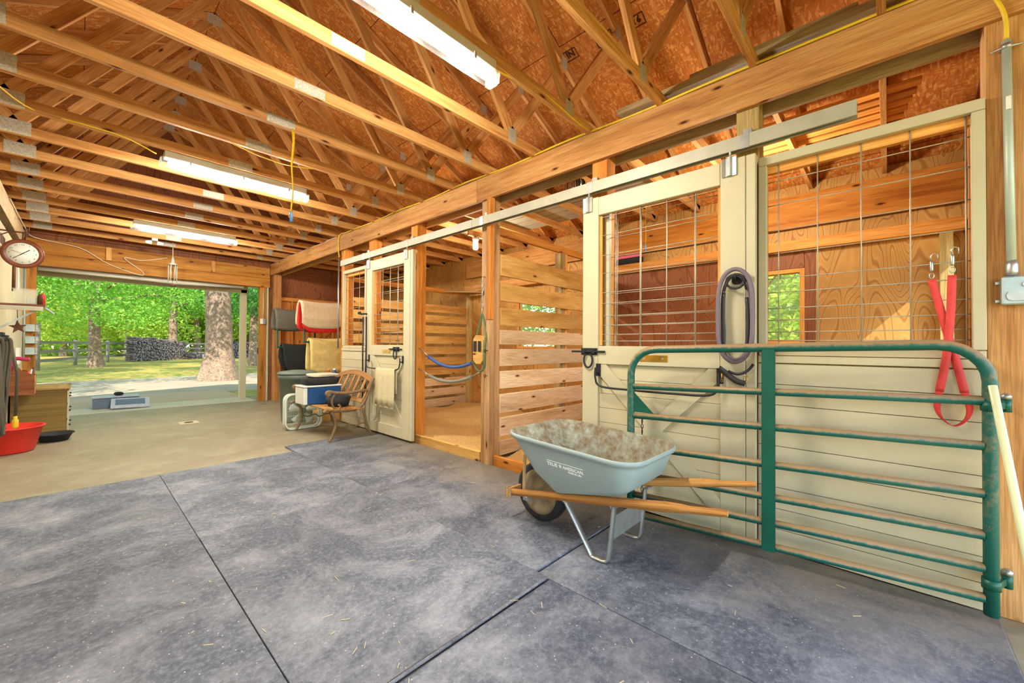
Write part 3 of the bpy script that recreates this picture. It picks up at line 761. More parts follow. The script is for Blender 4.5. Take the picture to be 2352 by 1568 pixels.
# doorway sills
o = MB().box((2.955, 3.22, 0.0), (3.0, 4.435, .112)).build('sill_board', M['oakgold'], bevel=.004); tag(o, 'kick board across the floor of the farther stall doorway', 'board')
o = MB().box((2.955, 1.86, 0.0), (3.0, 3.01, .112)).build('sill_board', M['post'], bevel=.004); tag(o, 'kick board across the floor of the near stall doorway behind the wheelbarrow', 'board')
# stall bedding
def bedding(x0, x1, y0, y1, lab, nm):
    n = 26; P = []
    for i in range(n + 1):
        P.append([(x0 + (x1 - x0) * i / n, y0 + (y1 - y0) * j / n, .055 + .03 * math.sin(i * .7 + j * .4) * math.sin(j * .55) + R_.uniform(0, .02)) for j in range(n + 1)])
    o = MB().grid(P, flip=False).build('wood_shavings', M['shaving']); tag(o, lab, 'bedding', kind='stuff'); return o
bedding(3.02, XR - .02, 3.20, 6.40, 'golden wood shavings spread over the farther stall floor', 1)
bedding(3.02, XR - .02, -.3, 3.04, 'wood shavings on the near stall floor', 1)

# slatted partitions
S1 = [(2.007, 2.241), (1.739, 1.936), (1.477, 1.669), (1.271, 1.43), (1.032, 1.219), (.783, .971), (.521, .727), (.273, .475), (.072, .227)]
r = thing('slatted_partition', 'partition of wide pale rough boards between the two stalls', 'partition', (4.35, 3.09, 0), 'slatted stall partitions')
for i, (a, b) in enumerate(S1):
    MB().bar((3.107, 3.075, (a + b) / 2 + R_.uniform(-.006, .006)), (XR - .002, 3.075, (a + b) / 2 + R_.uniform(-.006, .006)), .03, b - a).build('board', M['oakgold' if i < 3 else 'oak'], r, bevel=.004)
MB().box((4.24, 3.095, 0), (4.34, 3.19, 2.46)).build('middle_post', M['greywood'], r, bevel=.003); MB().box((4.345, 3.095, 0), (4.39, 3.19, 2.46)).build('middle_post', M['stick'], r, bevel=.003)
MB().box((3.107, 3.095, 2.462), (XR - .002, 3.135, 2.545)).build('top_rail', M['post'], r, bevel=.003)
r = thing('slatted_partition', 'farther slatted partition with narrower orange boards behind the stall guards', 'partition', (4.35, 6.52, 0), 'slatted stall partitions')
for i in range(10):
    z = .06 + i * .205
    MB().bar((3.107, 6.52, z + .07), (XR - .002, 6.52, z + .07 + R_.uniform(-.008, .008)), .028, .15).build('board', M['oak' if i < 3 else 'oakgold'], r, bevel=.004)
MB().box((4.3, 6.54, 0), (4.39, 6.62, 2.2)).build('middle_post', M['stud'], r, bevel=.003)
MB().box((3.107, 6.50, 2.30), (XR - .002, 6.54, 2.38)).build('top_rail', M['post'], r, bevel=.003)
# beams along the back of the stalls
plank((XR - .10, YN + .02, 2.62), (XR - .05, 3.06, 2.99), 'wide wood beam high on the back wall of the near stall', 'post')
plank((XR - .10, 3.14, 2.66), (XR - .05, 6.5, 3.0), 'wide wood beam high on the back wall of the farther stall', 'beam')
plank((XR - .14, YN + .02, 2.36), (XR - .001, 3.06, 2.47), 'pale ledge plank below the high back beam of the near stall', 'stick')
plank((XR - .14, 3.14, 2.36), (XR - .001, 6.5, 2.50), 'ledge plank below the high back beam of the farther stall', 'beam')
plank((XR - .09, -.45, 0), (XR - .001, -.36, 2.35), 'square corner post inside the near stall at its right back corner', 'greywood', 'post', 'corner_post')
plank((XR - .09, 6.41, 0), (XR - .001, 6.5, 2.35), 'corner post at the back of the farther stall', 'greywood', 'post', 'corner_post')
o = MB().prism([(0, 0), (.62, 0), (0, .62)], (XR - .15, 6.40, 2.30), (-1, 0, 0), (0, -1, 0), (0, 0, .025)).build('corner_shelf', M['grayboard']); tag(o, 'gray triangular corner shelf in the back of the farther stall', 'shelf')
# end wall of near stall: flat black sheet and sloping plywood
o = MB().box((3.3, YN + .002, .05), (4.7, YN + .014, 1.95)).build('dark_wall_sheet', M['blacksheet']); tag(o, 'black sheet on the end wall of the near stall', 'wall sheet')
o = MB().bar((3.55, YN + .06, 2.62), (4.7, YN + .06, 1.55), .02, .5, up=(0, 0, 1)).build('plywood_sheet', M['paint']); tag(o, 'slanted pale plywood panel on the end wall inside the near stall', 'panel')
o = MB().box((4.35, YN + .003, 2.3), (4.84, YN + .05, 3.0)).build('plywood_sheet', M['header']); tag(o, 'orange plywood piece high on the end wall of the near stall', 'panel')

# lumber and sheets stored on the trusses
CT = 3.139
def stored(lo, hi, lab, m, cat='board', nm='stored_board'):
    o = MB().box(lo, hi).build(nm, M[m], bevel=.003); tag(o, lab, cat); return o
stored((2.98, -.42, CT + .001), (3.12, 1.62, CT + .05), 'gray weathered board stored on top of the near beam, bottom of the pair', 'grayboard')
stored((2.995, .12, CT + .052), (3.08, 1.05, CT + .085), 'shorter gray board lying on the weathered board above the near beam', 'grayboard')
for i in range(5):
    x = 4.0 + i * .125
    stored((x, -.18 + .02 * i, CT + .001), (x + .085, 1.0 + .03 * i, CT + .03), 'bright pine strip stored across the trusses above the near stall, %s from the aisle' % nth[i].replace('nearest', 'first'), 'stick', 'board', 'pine_strip')
for i in range(5):
    x = 4.05 + i * .19
    o = MB().prism([(0, 0), (.17, 0), (.175, .02), (.17, .004), (0, .004)], (x, 1.95, CT + .001), (1, 0, 0), (0, 0, 1), (0, 3.3, 0)).build('siding_sheet', M['sheet'])
    tag(o, 'long pale siding sheet stored over the trusses above the stalls, %s from the aisle' % nth[i].replace('nearest', 'first'), 'sheet', 'siding sheets stored overhead')

# ------------------------------------------------------------------ gate
def gate():
    r = thing('tube_gate', 'green tube gate swung against the near stall front, dusty with seven bars', 'gate', (2.80, -.335, .08))
    A = V((2.80, -.335, 0)); B = V((2.655, 1.325, 0)); d = (B - A); L = d.length; d.normalize()
    sag = -.026
    def P(s, z): return A + d * s + Z * (z + sag * s)
    zt, zb = 1.273, .131
    rad = .17
    pts = [P(.0, .06)]
    pts += [P(0, z) for z in (.5, .9)]
    pts += [P(rad - rad * math.cos(math.radians(q)), zt - rad + rad * math.sin(math.radians(q))) for q in range(0, 91, 15)]
    pts += [P(s, zt) for s in (.6, 1.0)]
    pts += [P(L - rad + rad * math.sin(math.radians(q)), zt - rad + rad * math.cos(math.radians(q))) for q in range(0, 91, 15)]
    pts += [P(L, z) for z in (.7, .12)]
    MB().tube(pts, .0255, 12).build('frame', M['green'], r)
    for z in (1.017, .814, .599, .412, .266, .131):
        MB().tube([P(.02, z), P(L * .5, z), P(L - .02, z)], .021, 10).build('bar', M['green'], r)
    nrm = V((-d.y, d.x, 0)) * (1 if V((-d.y, d.x, 0)).x < 0 else -1)
    s = .845
    MB().bar(P(s, zb - .02) + nrm * .026, P(s, zt - .01) + nrm * .026, .006, .06, up=d).bar(P(s - .03, zb - .02) + nrm * .012, P(s - .03, zt - .02) + nrm * .012, .03, .006, up=d).bar(P(s + .03, zb - .02) + nrm * .012, P(s + .03, zt - .02) + nrm * .012, .03, .006, up=d).build('center_brace', M['greenpost'], r)
    MB().prism([(0, 0), (.14, 0), (0, .14)], P(L - .02, .84), -d, Z, nrm * .005).build('gusset', M['greenpost'], r)
    for z, nm in ((.995, 'u'), (.20, 'l')):
        o = MB().lathe([(.031, -.022), (.031, .022)], P(0, z), 'Z', 14).bar(P(-.02, z), V((2.875, -.385, z)), .012, .03).lathe([(.018, -.03), (.018, .03)], V((2.885, -.392, z)), 'Z', 10).build('hinge', M['greenpost'], r)
        MB().tube([V((2.885, -.392, z)), V((2.954, -.392, z))], .009, 8).lathe([(.02, .03), (.02, .045), (.008, .055)], V((2.885, -.392, z)), 'Z', 8).build('hinge_pin', M['galv'], o)
    # latch chain
    ch = MB(); top = P(L - .08, .79)
    for i in range(18):
        c = top - Z * (i * .036) ; a = V((0, 1, 0)) if i % 2 else V((1, 0, 0))
        ch.tube([c + a * (.007 * math.cos(math.radians(q))) + Z * (.017 * math.sin(math.radians(q)) - .01) for q in range(0, 360, 45)], .0028, 5, closed=True)
    ch.build('latch_chain', M['black'], r)
gate()

# ------------------------------------------------------------------ wheelbarrow
def wheelbarrow():
    r = thing('wheelbarrow', 'gray plastic wheelbarrow with wooden handles parked before the near stall', 'wheelbarrow', (2.27, 1.3, .02))
    cx = 2.272; f0 = .02
    # tray: rounded-rectangle rings, wide raked front (toward +y)
    def ring(z, y0, y1, w, rc, inset=0, tilt=0, n=6):
        cy, h = (y0 + y1) / 2, (y1 - y0)
        pts = rrect(0, 0, w - 2 * inset, h - 2 * inset, max(rc - inset, .02), n)
        return [V((cx + p[0] * (1 - .04 * max(0, -(p[1]) / h)), cy + p[1], z + tilt * (p[1] / h + .5))) for p in pts]
    outer = [ring(.325, 1.08, 1.545, .45, .05, 0, -.09), ring(.312, 1.065, 1.56, .475, .06, 0, -.07), ring(.45, 1.02, 1.69, .575, .09, 0, -.02), ring(.585, .98, 1.835, .655, .13, 0, .045), ring(.61, .972, 1.86, .665, .14, 0, .05), ring(.612, .95, 1.885, .70, .16, 0, .05), ring(.632, .945, 1.89, .705, .16, 0, .052), ring(.640, .955, 1.88, .69, .155, 0, .052)]
    # fit bottom to the sloping handles
    for i in range(2):
        for p in outer[i]: p.z = .222 + .2 * (1.95 - p.y) + (.027 if i == 0 else .040)
    for p in outer[2]: p.z += .02
    inner = [[p.copy() for p in rg] for rg in (outer[7], outer[4], outer[2], outer[1])]
    for rg in inner[1:]:
        c = sum(rg, V((0, 0, 0))) / len(rg)
        for p in rg: p.x = c.x + (p.x - c.x) * .97; p.y = c.y + (p.y - c.y) * .98; p.z += .012
    n = len(outer[0])
    mb = MB(); P = list(zip(*outer)); mb.grid([list(p) for p in P], closed_u=True, flip=False)
    b0 = len(mb.v); c0 = sum(outer[0], V((0, 0, 0))) / n
    mb.v += [p.copy() for p in outer[0]]; mb._face([b0 + i for i in range(n)][::-1], [(0, 0)] * n)
    tray = mb.build('tray', M['tray'], r)
    mb = MB(); P = list(zip(*inner)); mb.grid([list(p) for p in P], closed_u=True, flip=False)
    b0 = len(mb.v); mb.v += [p.copy() for p in inner[-1]]; mb._face([b0 + i for i in range(n)], [(0, 0)] * n)
    lining = mb.build('dirty_inside', M['traydirt'], tray); lining['label'] = 'tray inside caked with brown dirt'
    # handles
    def hz(y): return .222 + .2 * (1.95 - y)
    def hx(y, s): return cx + s * (.17 + .1 * max(0, (1.95 - y)) / 1.42)
    for s in (-1, 1):
        mb = MB(); ys = [1.96, 1.6, 1.1, .82, .76, .70, .56, .53]; hs = [.045, .048, .05, .052, .046, .036, .034, .026]
        P = []
        for y, h in zip(ys, hs):
            w = h * .85 if h < .04 else .04
            c = V((hx(y, s), y, hz(y) + (.05 - h) * -.2))
            nrec = 10; ring_ = []
            e = 4.0 if h > .04 else 2.2
            for k in range(nrec):
                a = 2 * PI * k / nrec; ca, sa = math.cos(a), math.sin(a)
                q = (abs(ca) ** e + abs(sa) ** e) ** (-1 / e)
                ring_.append(c + V((w * .5 * ca * q, 0, h * .5 * sa * q)))
            P.append(ring_)
        rows_ = [[P[i][k] for i in range(len(P))] for k in range(nrec)]
        mb.grid(rows_, closed_u=True, smooth=True, flip=(False))
        for idx, rev in ((0, False), (-1, True)):
            b0 = len(mb.v); mb.v += [p.copy() for p in P[idx]]; l = [b0 + k for k in range(nrec)]; mb._face(l if rev else l[::-1], [(0, 0)] * nrec)
        # grain along the handle
        mb.uv = [[(a[1] * 1.4, a[0] * .16) for a in u] for u in mb.uv]
        mb.build('handle', M['handle'], r)
    # front cross bar and brackets
    MB().box((cx - .2, 1.963, .185), (cx + .2, 1.98, .245)).build('front_guard', M['handle'], r, bevel=.003)
    for s in (-1, 1): MB().box((hx(2.0, s) - .026, 1.935, .19), (hx(2.0, s) - .0215, 1.983, .25)).box((hx(2.0, s) - .026, 1.9805, .19), (hx(2.0, s) + .026, 1.984, .25)).build('corner_bracket', M['grayboard'], r)
    # wheel
    wc = V((cx - .01, 1.80, .209 + f0))
    wh = thing('wheel', '', '', (0, 0, 0)); [wh.__delitem__(k) for k in ('label', 'category')]; wh.parent = r; wh.location = V((cx, 1.8, .225)) - r.location
    tp = [(.155, -.045), (.185, -.048), (.20, -.035), (.205, -.012), (.205, .012), (.20, .035), (.185, .048), (.155, .045)]
    MB().lathe(tp, wc, 'X', 36, caps=False).build('tire', M['rubberblk'], wh)
    MB().lathe([(.0, -.03), (.03, -.04), (.035, -.028), (.10, -.02), (.12, -.032), (.155, -.044), (.157, -.03), (.157, .03), (.155, .044), (.12, .032), (.10, .02), (.035, .028), (.03, .04), (.0, .03)], wc, 'X', 30, caps=False).build('rim', M['rimdirt'], wh)
    ax = MB().tube([wc + V((-.19, 0, 0)), wc + V((.19, 0, 0))], .009, 8).build('axle', M['galv'], r)
    for s in (-1, 1):
        x = hx(1.8, s)
        MB().box((x - .012, 1.775, .205), (x + .012, 1.825, .232)).build('axle_bracket', M['galv'], r)
        MB().bar((x * .8 + cx * .2, 1.86, .24), (x * .8 + cx * .2, 1.85, .50), .004, .025, up=(0, 1, 0)).build('tray_brace', M['grayboard'], r)
    # legs: bent flat steel
    for s in (-1, 1):
        x = cx + s * .20
        pts = spline([(x, 1.47, hz(1.47) - .028), (x, 1.455, hz(1.47) - .035), (x, 1.30, .062), (x, 1.275, .026), (x, 1.24, .0235), (x, 1.19, .026), (x, 1.165, .06), (x, 1.14, .28), (x, 1.13, hz(1.13) - .03), (x, 1.10, hz(1.1) - .03)], 4)
        MB().strap(pts, (1, 0, 0), .042, .010).build('leg', M['galv'], r)
    MB().bar((cx - .18, 1.152, .215), (cx + .18, 1.152, .215), .004, .13).build('leg_brace', M['galv'], r)
    # lettering on the aisle side of the tray
    def txt(body, size, pos, ext=.0008):
        cu = bpy.data.curves.new('lettering', 'FONT'); cu.body = body; cu.size = size; cu.extrude = ext; cu.resolution_u = 2
        cu.align_x = 'LEFT'; cu.offset = .0009 if size > .03 else .0005
        t = bpy.data.objects.new('lettering', cu); COL.objects.link(t); return t
    # plane of tray side: from outer[2] to outer[3] on x-min side
    k = min(range(n), key=lambda i: outer[3][i].x + .0 * outer[3][i].y)
    def side(y, z):
        # interpolate the side x at height z
        a, b_ = (.47, -.285), (.62, -.3275)
        t = (z - a[0]) / (b_[0] - a[0]); return V((cx + a[1] + (b_[1] - a[1]) * t, y, z))
    o = side(1.525, .555); ex = (side(1.28, .545) - o).normalized(); up = (side(1.525, .60) - o); up = (up - ex * up.dot(ex)).normalized(); nz = ex.cross(up)
    mw = Matrix(((ex.x, up.x, nz.x, 0), (ex.y, up.y, nz.y, 0), (ex.z, up.z, nz.z, 0), (0, 0, 0, 1)))
    items = []
    for body, size, du, dv in (('TRUE', .031, 0, -.024), ('AMERICAN.', .0285, .113, -.024), ('MADE IN USA', .015, .15, -.042)):
        items.append((txt(body, size, None), du, dv))
    bpy.context.view_layer.update()
    mbt = MB()
    dg = bpy.context.evaluated_depsgraph_get()
    for t, du, dv in items:
        me = bpy.data.meshes.new_from_object(t.evaluated_get(dg)); b0 = len(mbt.v)
        base = o + nz * .006
        for v in me.vertices: mbt.v.append(base + ex * (v.co.x + du) + up * (v.co.y + dv) + nz * v.co.z)
        for p in me.polygons: mbt._face([i + b0 for i in p.vertices], [(0, 0)] * len(p.vertices))
        bpy.data.objects.remove(t); bpy.data.meshes.remove(me)
    star = [((.015 if i % 2 == 0 else .006) * math.sin(i * PI / 5) + .097, (.017 if i % 2 == 0 else .007) * math.cos(i * PI / 5) - .012) for i in range(10)]
    mbt.prism(star, o + nz * .006, ex, up, nz * .001)
    mbt.prism([(0, .006), (.255, .006), (.255, .010), (0, .010)], o + nz * .006, ex, up, nz * .001)
    mbt.build('lettering', M['whitetext'], tray)
wheelbarrow()

# ------------------------------------------------------------------ things hung on the near stall
def snap(mb, c, s=1.0):
    c = V(c)
    mb.tube([c + V((0, .012 * s * math.cos(math.radians(q)), .02 * s * math.sin(math.radians(q)))) for q in range(0, 360, 40)], .0035 * s, 6, closed=True)
    mb.lathe([(.007 * s, -.03 * s), (.010 * s, -.02 * s), (.010 * s, .03 * s), (.005 * s, .045 * s)], c + V((0, 0, .06 * s)), 'Z', 8)
    mb.tube([c + V((0, .0, .10 * s)), c + V((0, .004, .135 * s)), c + V((0, -.006, .155 * s)), c + V((0, -.02, .145 * s)), c + V((0, -.02, .105 * s))], .004 * s, 6)
r = thing('lead_strap', 'red nylon strap with two metal snaps hooked on the wire grille', 'strap', (2.90, -.22, .88))
x = 2.905
MB().strap(spline([(x, -.160, 1.595), (x, -.185, 1.47), (x, -.215, 1.33), (x - .002, -.245, 1.18), (x - .002, -.272, 1.03), (x, -.284, .955), (x - .004, -.270, .905), (x - .008, -.235, .878), (x - .008, -.2, .905), (x - .006, -.178, .96), (x - .004, -.186, 1.03), (x - .005, -.203, 1.2), (x - .006, -.216, 1.36), (x - .006, -.226, 1.5), (x - .006, -.229, 1.61)], 5), [V((0, 1, 0))] * 0 or (0, 1, .0), .03, .003).build('webbing', M['red'], r) if False else None
ptsA = spline([(x, -.160, 1.595), (x, -.185, 1.47), (x, -.212, 1.33), (x, -.245, 1.17), (x, -.268, 1.04)], 5)
ptsB = spline([(x - .008, -.229, 1.61), (x - .008, -.222, 1.4), (x - .008, -.207, 1.2), (x - .006, -.184, 1.04)], 5)
ptsC = spline([(x, -.268, 1.04), (x, -.284, .965), (x - .004, -.270, .91), (x - .008, -.232, .878), (x - .008, -.192, .91), (x - .006, -.176, .965), (x - .006, -.184, 1.04)], 6)
mb = MB(); mb.strap(ptsA, (0, 1, 0), .031, .003); mb.strap(ptsB, (0, 1, 0), .031, .003)
sd = []
for i in range(len(ptsC)):
    t = i / (len(ptsC) - 1); w = math.sin(t * PI); sd.append(V((w, 1 - w * .8, 0)))
mb.strap(ptsC, sd, .028, .003); mb.build('webbing', M['red'], r)
for c_ in ((x, -.160, 1.615), (x - .008, -.230, 1.635)):
    mb = MB(); snap(mb, c_, .72); mb.build('snap', M['galv'], r)

r = thing('cross_tie_bundle', 'gray rubber cross ties and dark leather straps looped on a hook by the near door', 'tack', (2.82, .70, 1.06))
cx_, cz, x = .70, 1.46, 2.80
loop = lambda w, h, xo, cy=.70, cz=1.45: [(x + xo, cy + w * math.cos(math.radians(q)) * (1 if abs(math.sin(math.radians(q))) < .75 else .99), cz + h * (1 if math.sin(math.radians(q)) >= 0 else 1) * math.copysign(abs(math.sin(math.radians(q))) ** .55, math.sin(math.radians(q)))) for q in range(0, 360, 12)]
MB().tube(loop(.098, .29, -.01), .0135, 10, closed=True).build('rubber_hose', M['mauve'], r)
MB().tube(loop(.078, .265, .012, cz=1.44), .011, 8, closed=True).build('rubber_hose', M['mauve'], r)
MB().strap([V(p) for p in loop(.066, .24, -.004, .70, 1.46)][2:14], (1, 0, 0), .022, .004).build('leather_strap', M['strapblk'], r)
MB().strap(spline([(x, .765, 1.60), (x, .768, 1.45), (x - .004, .762, 1.33), (x, .77, 1.2)], 4), (0, 1, .1), .02, .004).strap(spline([(x, .638, 1.56), (x, .63, 1.4), (x, .64, 1.22)], 4), (0, 1, -.1), .018, .004).build('leather_strap', M['strapblk'], r)
mb = MB().tube([(2.843, .70, 1.68), (2.80, .70, 1.68), (2.785, .70, 1.70)], .007, 6)
mb.prism(rrect(0, 0, .06, .06, .02, 3), (2.838, .70, 1.68), (0, 1, 0), (0, 0, 1), (.005, 0, 0)); mb.build('hook', M['black'], r)
MB().tube([(2.80, .70 + .052 * math.cos(math.radians(q)), 1.665 + .045 * math.sin(math.radians(q))) for q in range(0, 360, 30)], .008, 6, closed=True).build('strap_keeper', M['strapblk'], r)
MB().strap(spline([(x - .01, .79, 1.12), (x - .02, .75, 1.09), (x - .022, .69, 1.045), (x - .02, .64, 1.03)], 4), (0, .4, 1), .034, .006).strap(spline([(x, .74, 1.10), (x - .01, .68, 1.085), (x, .63, 1.11), (x, .60, 1.15)], 4), (0, .3, 1), .016, .004).build('leather_strap', M['strapblk'], r)
mb = MB(); snap(mb, (x - .01, .775, 1.04), .5); mb.build('snap', M['brass'], r)
mb = MB(); mb.tube([(x - .02, .635 + .014 * math.cos(math.radians(q)), 1.06 + .02 * math.sin(math.radians(q))) for q in range(0, 360, 45)], .003, 5, closed=True); mb.build('buckle', M['brass'], r)

tag(MB().tube([(2.738, -.335, 1.09), (2.41, -.435, .022)], .0145, 14).build('pole', plain('pale_green_pole', (218, 226, 178), .4, var=.04)), 'pale plastic pole leaning against the hinge side of the green gate', 'pole')

# conduit with outlet box on the right post
r = thing('outlet_box', 'gray metal outlet box with hinged cover at the end of the conduit', 'electrical box', (2.93, -.44, 1.46))
MB().box((2.905, -.49, 1.455), (2.954, -.385, 1.585)).build('box_body', M['steelbox'], r, bevel=.006)
MB().prism(rrect(0, 0, .085, .045, .018, 2), (2.904, -.44, 1.495), (0, 1, 0), (0, 0, 1), (-.008, 0, 0)).build('cover', M['galv'], r)
MB().lathe([(.012, 0), (.012, .02)], (2.895, -.455, 1.545), 'X', 8).build('knob', M['galv'], r)
for z in (1.475, 1.56): MB().box((2.945, -.384, z - .006), (2.954, -.37, z + .006)).build('mounting_ear', M['galv'], r)
r = thing('conduit', 'gray vertical conduit on the right jamb post with strap and yellow cable', 'conduit', (2.932, -.418, 1.585))
MB().tube([(2.932, -.418, 1.60), (2.932, -.412, 2.15), (2.93, -.407, 2.69)], .0155, 12).build('pipe', M['conduit'], r)
MB().lathe([(.017, 0), (.021, .02), (.021, .05), (.015, .075)], (2.932, -.418, 1.587), 'Z', 12).build('connector', M['galv'], r)
MB().tube([(2.935, -.455, 2.655), (2.918, -.407, 2.655), (2.935, -.36, 2.655)], .005, 6).lathe([(.019, -.012), (.019, .012)], (2.932, -.407, 2.66), 'Z', 10).build('strap', M['galv'], r)
MB().box((2.9125, -.418, 2.36), (2.9155, -.402, 2.42)).build('label_tag', M['white'], r)
# cables on the beam
def cable(pts, rad, m, lab, nm='cable'):
    tag(MB().tube(spline(pts, 5), rad, 6).build(nm, M[m]), lab, 'cable')
cable([(2.93, -.407, 2.69), (2.91, -.40, 2.80), (2.905, -.36, 2.92), (2.905, -.30, 3.04), (2.925, -.1, 3.058)] + [(2.93 + .008 * math.sin(y * 5), y, 3.063 + .005 * math.sin(y * 4.1)) for y in [.2 * i for i in range(1, 33)]] + [(2.916, 6.62, 3.05), (2.914, 6.64, 2.8), (2.93, 6.64, 2.7)], .009, 'yellow', 'yellow cable running along the top of the long beam')
cable([(2.95 + .005 * math.sin(y * 6 + 1), y, 3.063 + .006 * abs(math.sin(y * 3.3))) for y in [.25 * i for i in range(0, 40)]], .006, 'whitecable', 'white cable lying along the top of the long beam')
cable([(1.80, 1.85, 3.03), (2.0, 1.85, 3.06), (2.2, 1.842, 3.10), (2.45, 1.832, 3.085), (2.7, 1.83, 3.06), (2.9, 1.83, 3.058)], .006, 'yellow', 'yellow cable from the near tube light to the long beam')
cable([(-.55, 4.31, 3.12), (-.3, 4.86, 3.075), (0, 4.865, 3.06), (.25, 4.87, 3.05), (.47, 4.93, 3.0)], .006, 'yellow', 'yellow cable leading to the left end of the middle tube light')
cable([(.9, 4.262, 3.04), (1.1, 4.25, 2.995), (1.35, 4.25, 2.985), (1.6, 4.258, 3.03)], .005, 'yellow', 'yellow cable drooping under a chord left of the fly strip')
cable([(-.60, 8.0, 3.05), (-.57, 9.4, 3.0), (-.5, 10.05, 2.95), (0.0, 10.12, 2.88), (.35, 10.12, 2.66), (.75, 10.12, 2.52), (.80, 10.12, 2.58), (.55, 10.12, 2.80), (.8, 10.12, 2.79), (1.15, 10.12, 2.9)], .007, 'whitecable', 'loose pale cable looping over the far door header')
r = thing('conduit', 'thin gray conduit on the post beside the saddle pads', 'conduit', (2.93, 6.66, 1.2))
MB().tube([(2.935, 6.67, 1.2), (2.935, 6.67, 2.72)], .012, 10).build('pipe', M['galv'], r)
r = thing('switch_box', 'white light switch box with conduit on the right jamb of the far doorway', 'switch', (2.80, YF - .04, 1.7))
MB().box((2.74, YF - .07, 1.70), (2.79, YF - .021, 1.82)).build('box_body', M['white'], r, bevel=.003)
MB().tube([(2.80, YF - .035, 1.8), (2.80, YF - .035, 2.44)], .012, 8).build('pipe', M['conduit'], r)
MB().box((2.792, YF - .07, 1.70), (2.84, YF - .021, 1.82)).build('side_box', M['steelbox'], r, bevel=.003)
tag(MB().tube([(2.72, YF - .02, 1.06), (2.70, YF - .03, 1.07), (2.70, YF - .03, 1.16), (2.72, YF - .02, 1.17)], .008, 6).build('door_pull', M['black']), 'small black pull handle on the right jamb of the far doorway', 'handle')

# ------------------------------------------------------------------ tube lights
def tube_light():
    r = thing('tube_light', '', 'light fixture', (1.15, 1.85, 3.05), 'fluorescent tube lights')
    L = 1.27; x0, x1 = 1.15 - L / 2, 1.15 + L / 2; y = 1.85
    MB().box((x0 + .01, y - .05, 2.985), (x1 - .01, y + .05, 3.048)).build('housing', M['sheet'], r, bevel=.004)
    pr_ = [(-.056, .0), (-.060, -.02), (-.052, -.058), (-.03, -.078), (.03, -.078), (.052, -.058), (.060, -.02), (.056, 0)]
    mb = MB(); mb.prism(pr_, (x0 - .012, y, 2.984), (0, 1, 0), (0, 0, 1), (L + .024, 0, 0)); mb.build('diffuser', M['diff'], r)
    for dy in (-.024, .024): MB().tube([(x0 + .04, y + dy, 2.955), (x1 - .04, y + dy, 2.955)], .013, 10).build('tube', M['tube'], r)
    for xx in (x0, x1): MB().box((xx - .018, y - .05, 2.915), (xx - .013 if xx == x0 else xx + .018, y + .05, 2.98)).build('end_cap', M['clear'], r, bevel=.004)
    for xx in (x0 + .2, 1.15, x1 - .2): MB().box((xx - .008, y - .066, 2.955), (xx + .008, y - .0605, 2.995)).build('clip', M['galv'], r)
    return r
M['diff'] = glassy('prismatic_diffuser', (190, 196, 194), .3, .10)
tl = tube_light(); tl['label'] = 'near fluorescent tube light under the trusses, cut by the top edge of the picture'
LY = [(1.85, None), (4.95, 'fluorescent tube light behind the yellow fly strip'), (8.02, 'farthest fluorescent tube light, near the far doorway')]
for y, lab in LY[1:]:
    c = copy_tree(tl); c.location.y = y; c['label'] = lab
def lamp(kind, name, loc, energy, color=(1, .93, .82), size=.1, **kw):
    l = bpy.data.lights.new(name, kind); l.energy = energy; l.color = color
    o = bpy.data.objects.new(name, l); COL.objects.link(o); o.location = loc
    if kind == 'POINT': l.shadow_soft_size = size
    for k, v in kw.items(): setattr(l, k, v)
    return o
TUBE_W = 52
for y, _ in LY:
    for dx in (-.42, 0, .42):
        lamp('POINT', 'tube_light_glow', (1.15 + dx, y, 2.94), TUBE_W, size=.05)
    a_ = lamp('AREA', 'tube_light_down', (1.15, y, 2.90), 36); a_.data.shape = 'RECTANGLE'; a_.data.size = 1.2; a_.data.size_y = .05

# jar light in the farther stall and one in the near stall
def jar_light(x, y, z, label):
    r = thing('jar_light', label, 'light fixture', (x, y, z), 'jar lights over the stalls')
    MB().lathe([(.055, .0), (.055, -.03), (.045, -.05), (.035, -.06)], (x, y, z), 'Z', 16).build('cap', M['galv'], r)
    MB().lathe([(.036, -.06), (.042, -.09), (.042, -.16), (.03, -.185), (.0, -.19)], (x, y, z), 'Z', 16).build('glass_jar', M['clear'], r)
    MB().lathe([(.010, -.06), (.012, -.085), (.026, -.12), (.022, -.145), (.0, -.155)], (x, y, z), 'Z', 14).build('bulb', M['bulb'], r)
    return r
jar_light(4.05, 4.53, 2.88, 'lit jar light hanging over the farther stall beside the outlet post')
tag(MB().box((3.9, 4.515, 2.88), (4.2, 4.545, 2.97)).build('light_block', M['truss'], bevel=.002), 'wood block carrying the jar light over the farther stall', 'wood block')
jar_light(4.35, 1.05, 2.90, 'jar light over the near stall seen at the top of its door grille')
tag(MB().box((4.2, 1.03, 2.90), (4.5, 1.07, 3.048)).build('light_block', M['truss'], bevel=.002), 'wood block carrying the jar light over the near stall', 'wood block')
lamp('POINT', 'stall_bulb', (4.05, 4.53, 2.66), 60, (1, .88, .7), .06)
lamp('POINT', 'stall_bulb', (4.35, 1.05, 2.66), 60, (1, .88, .7), .06)
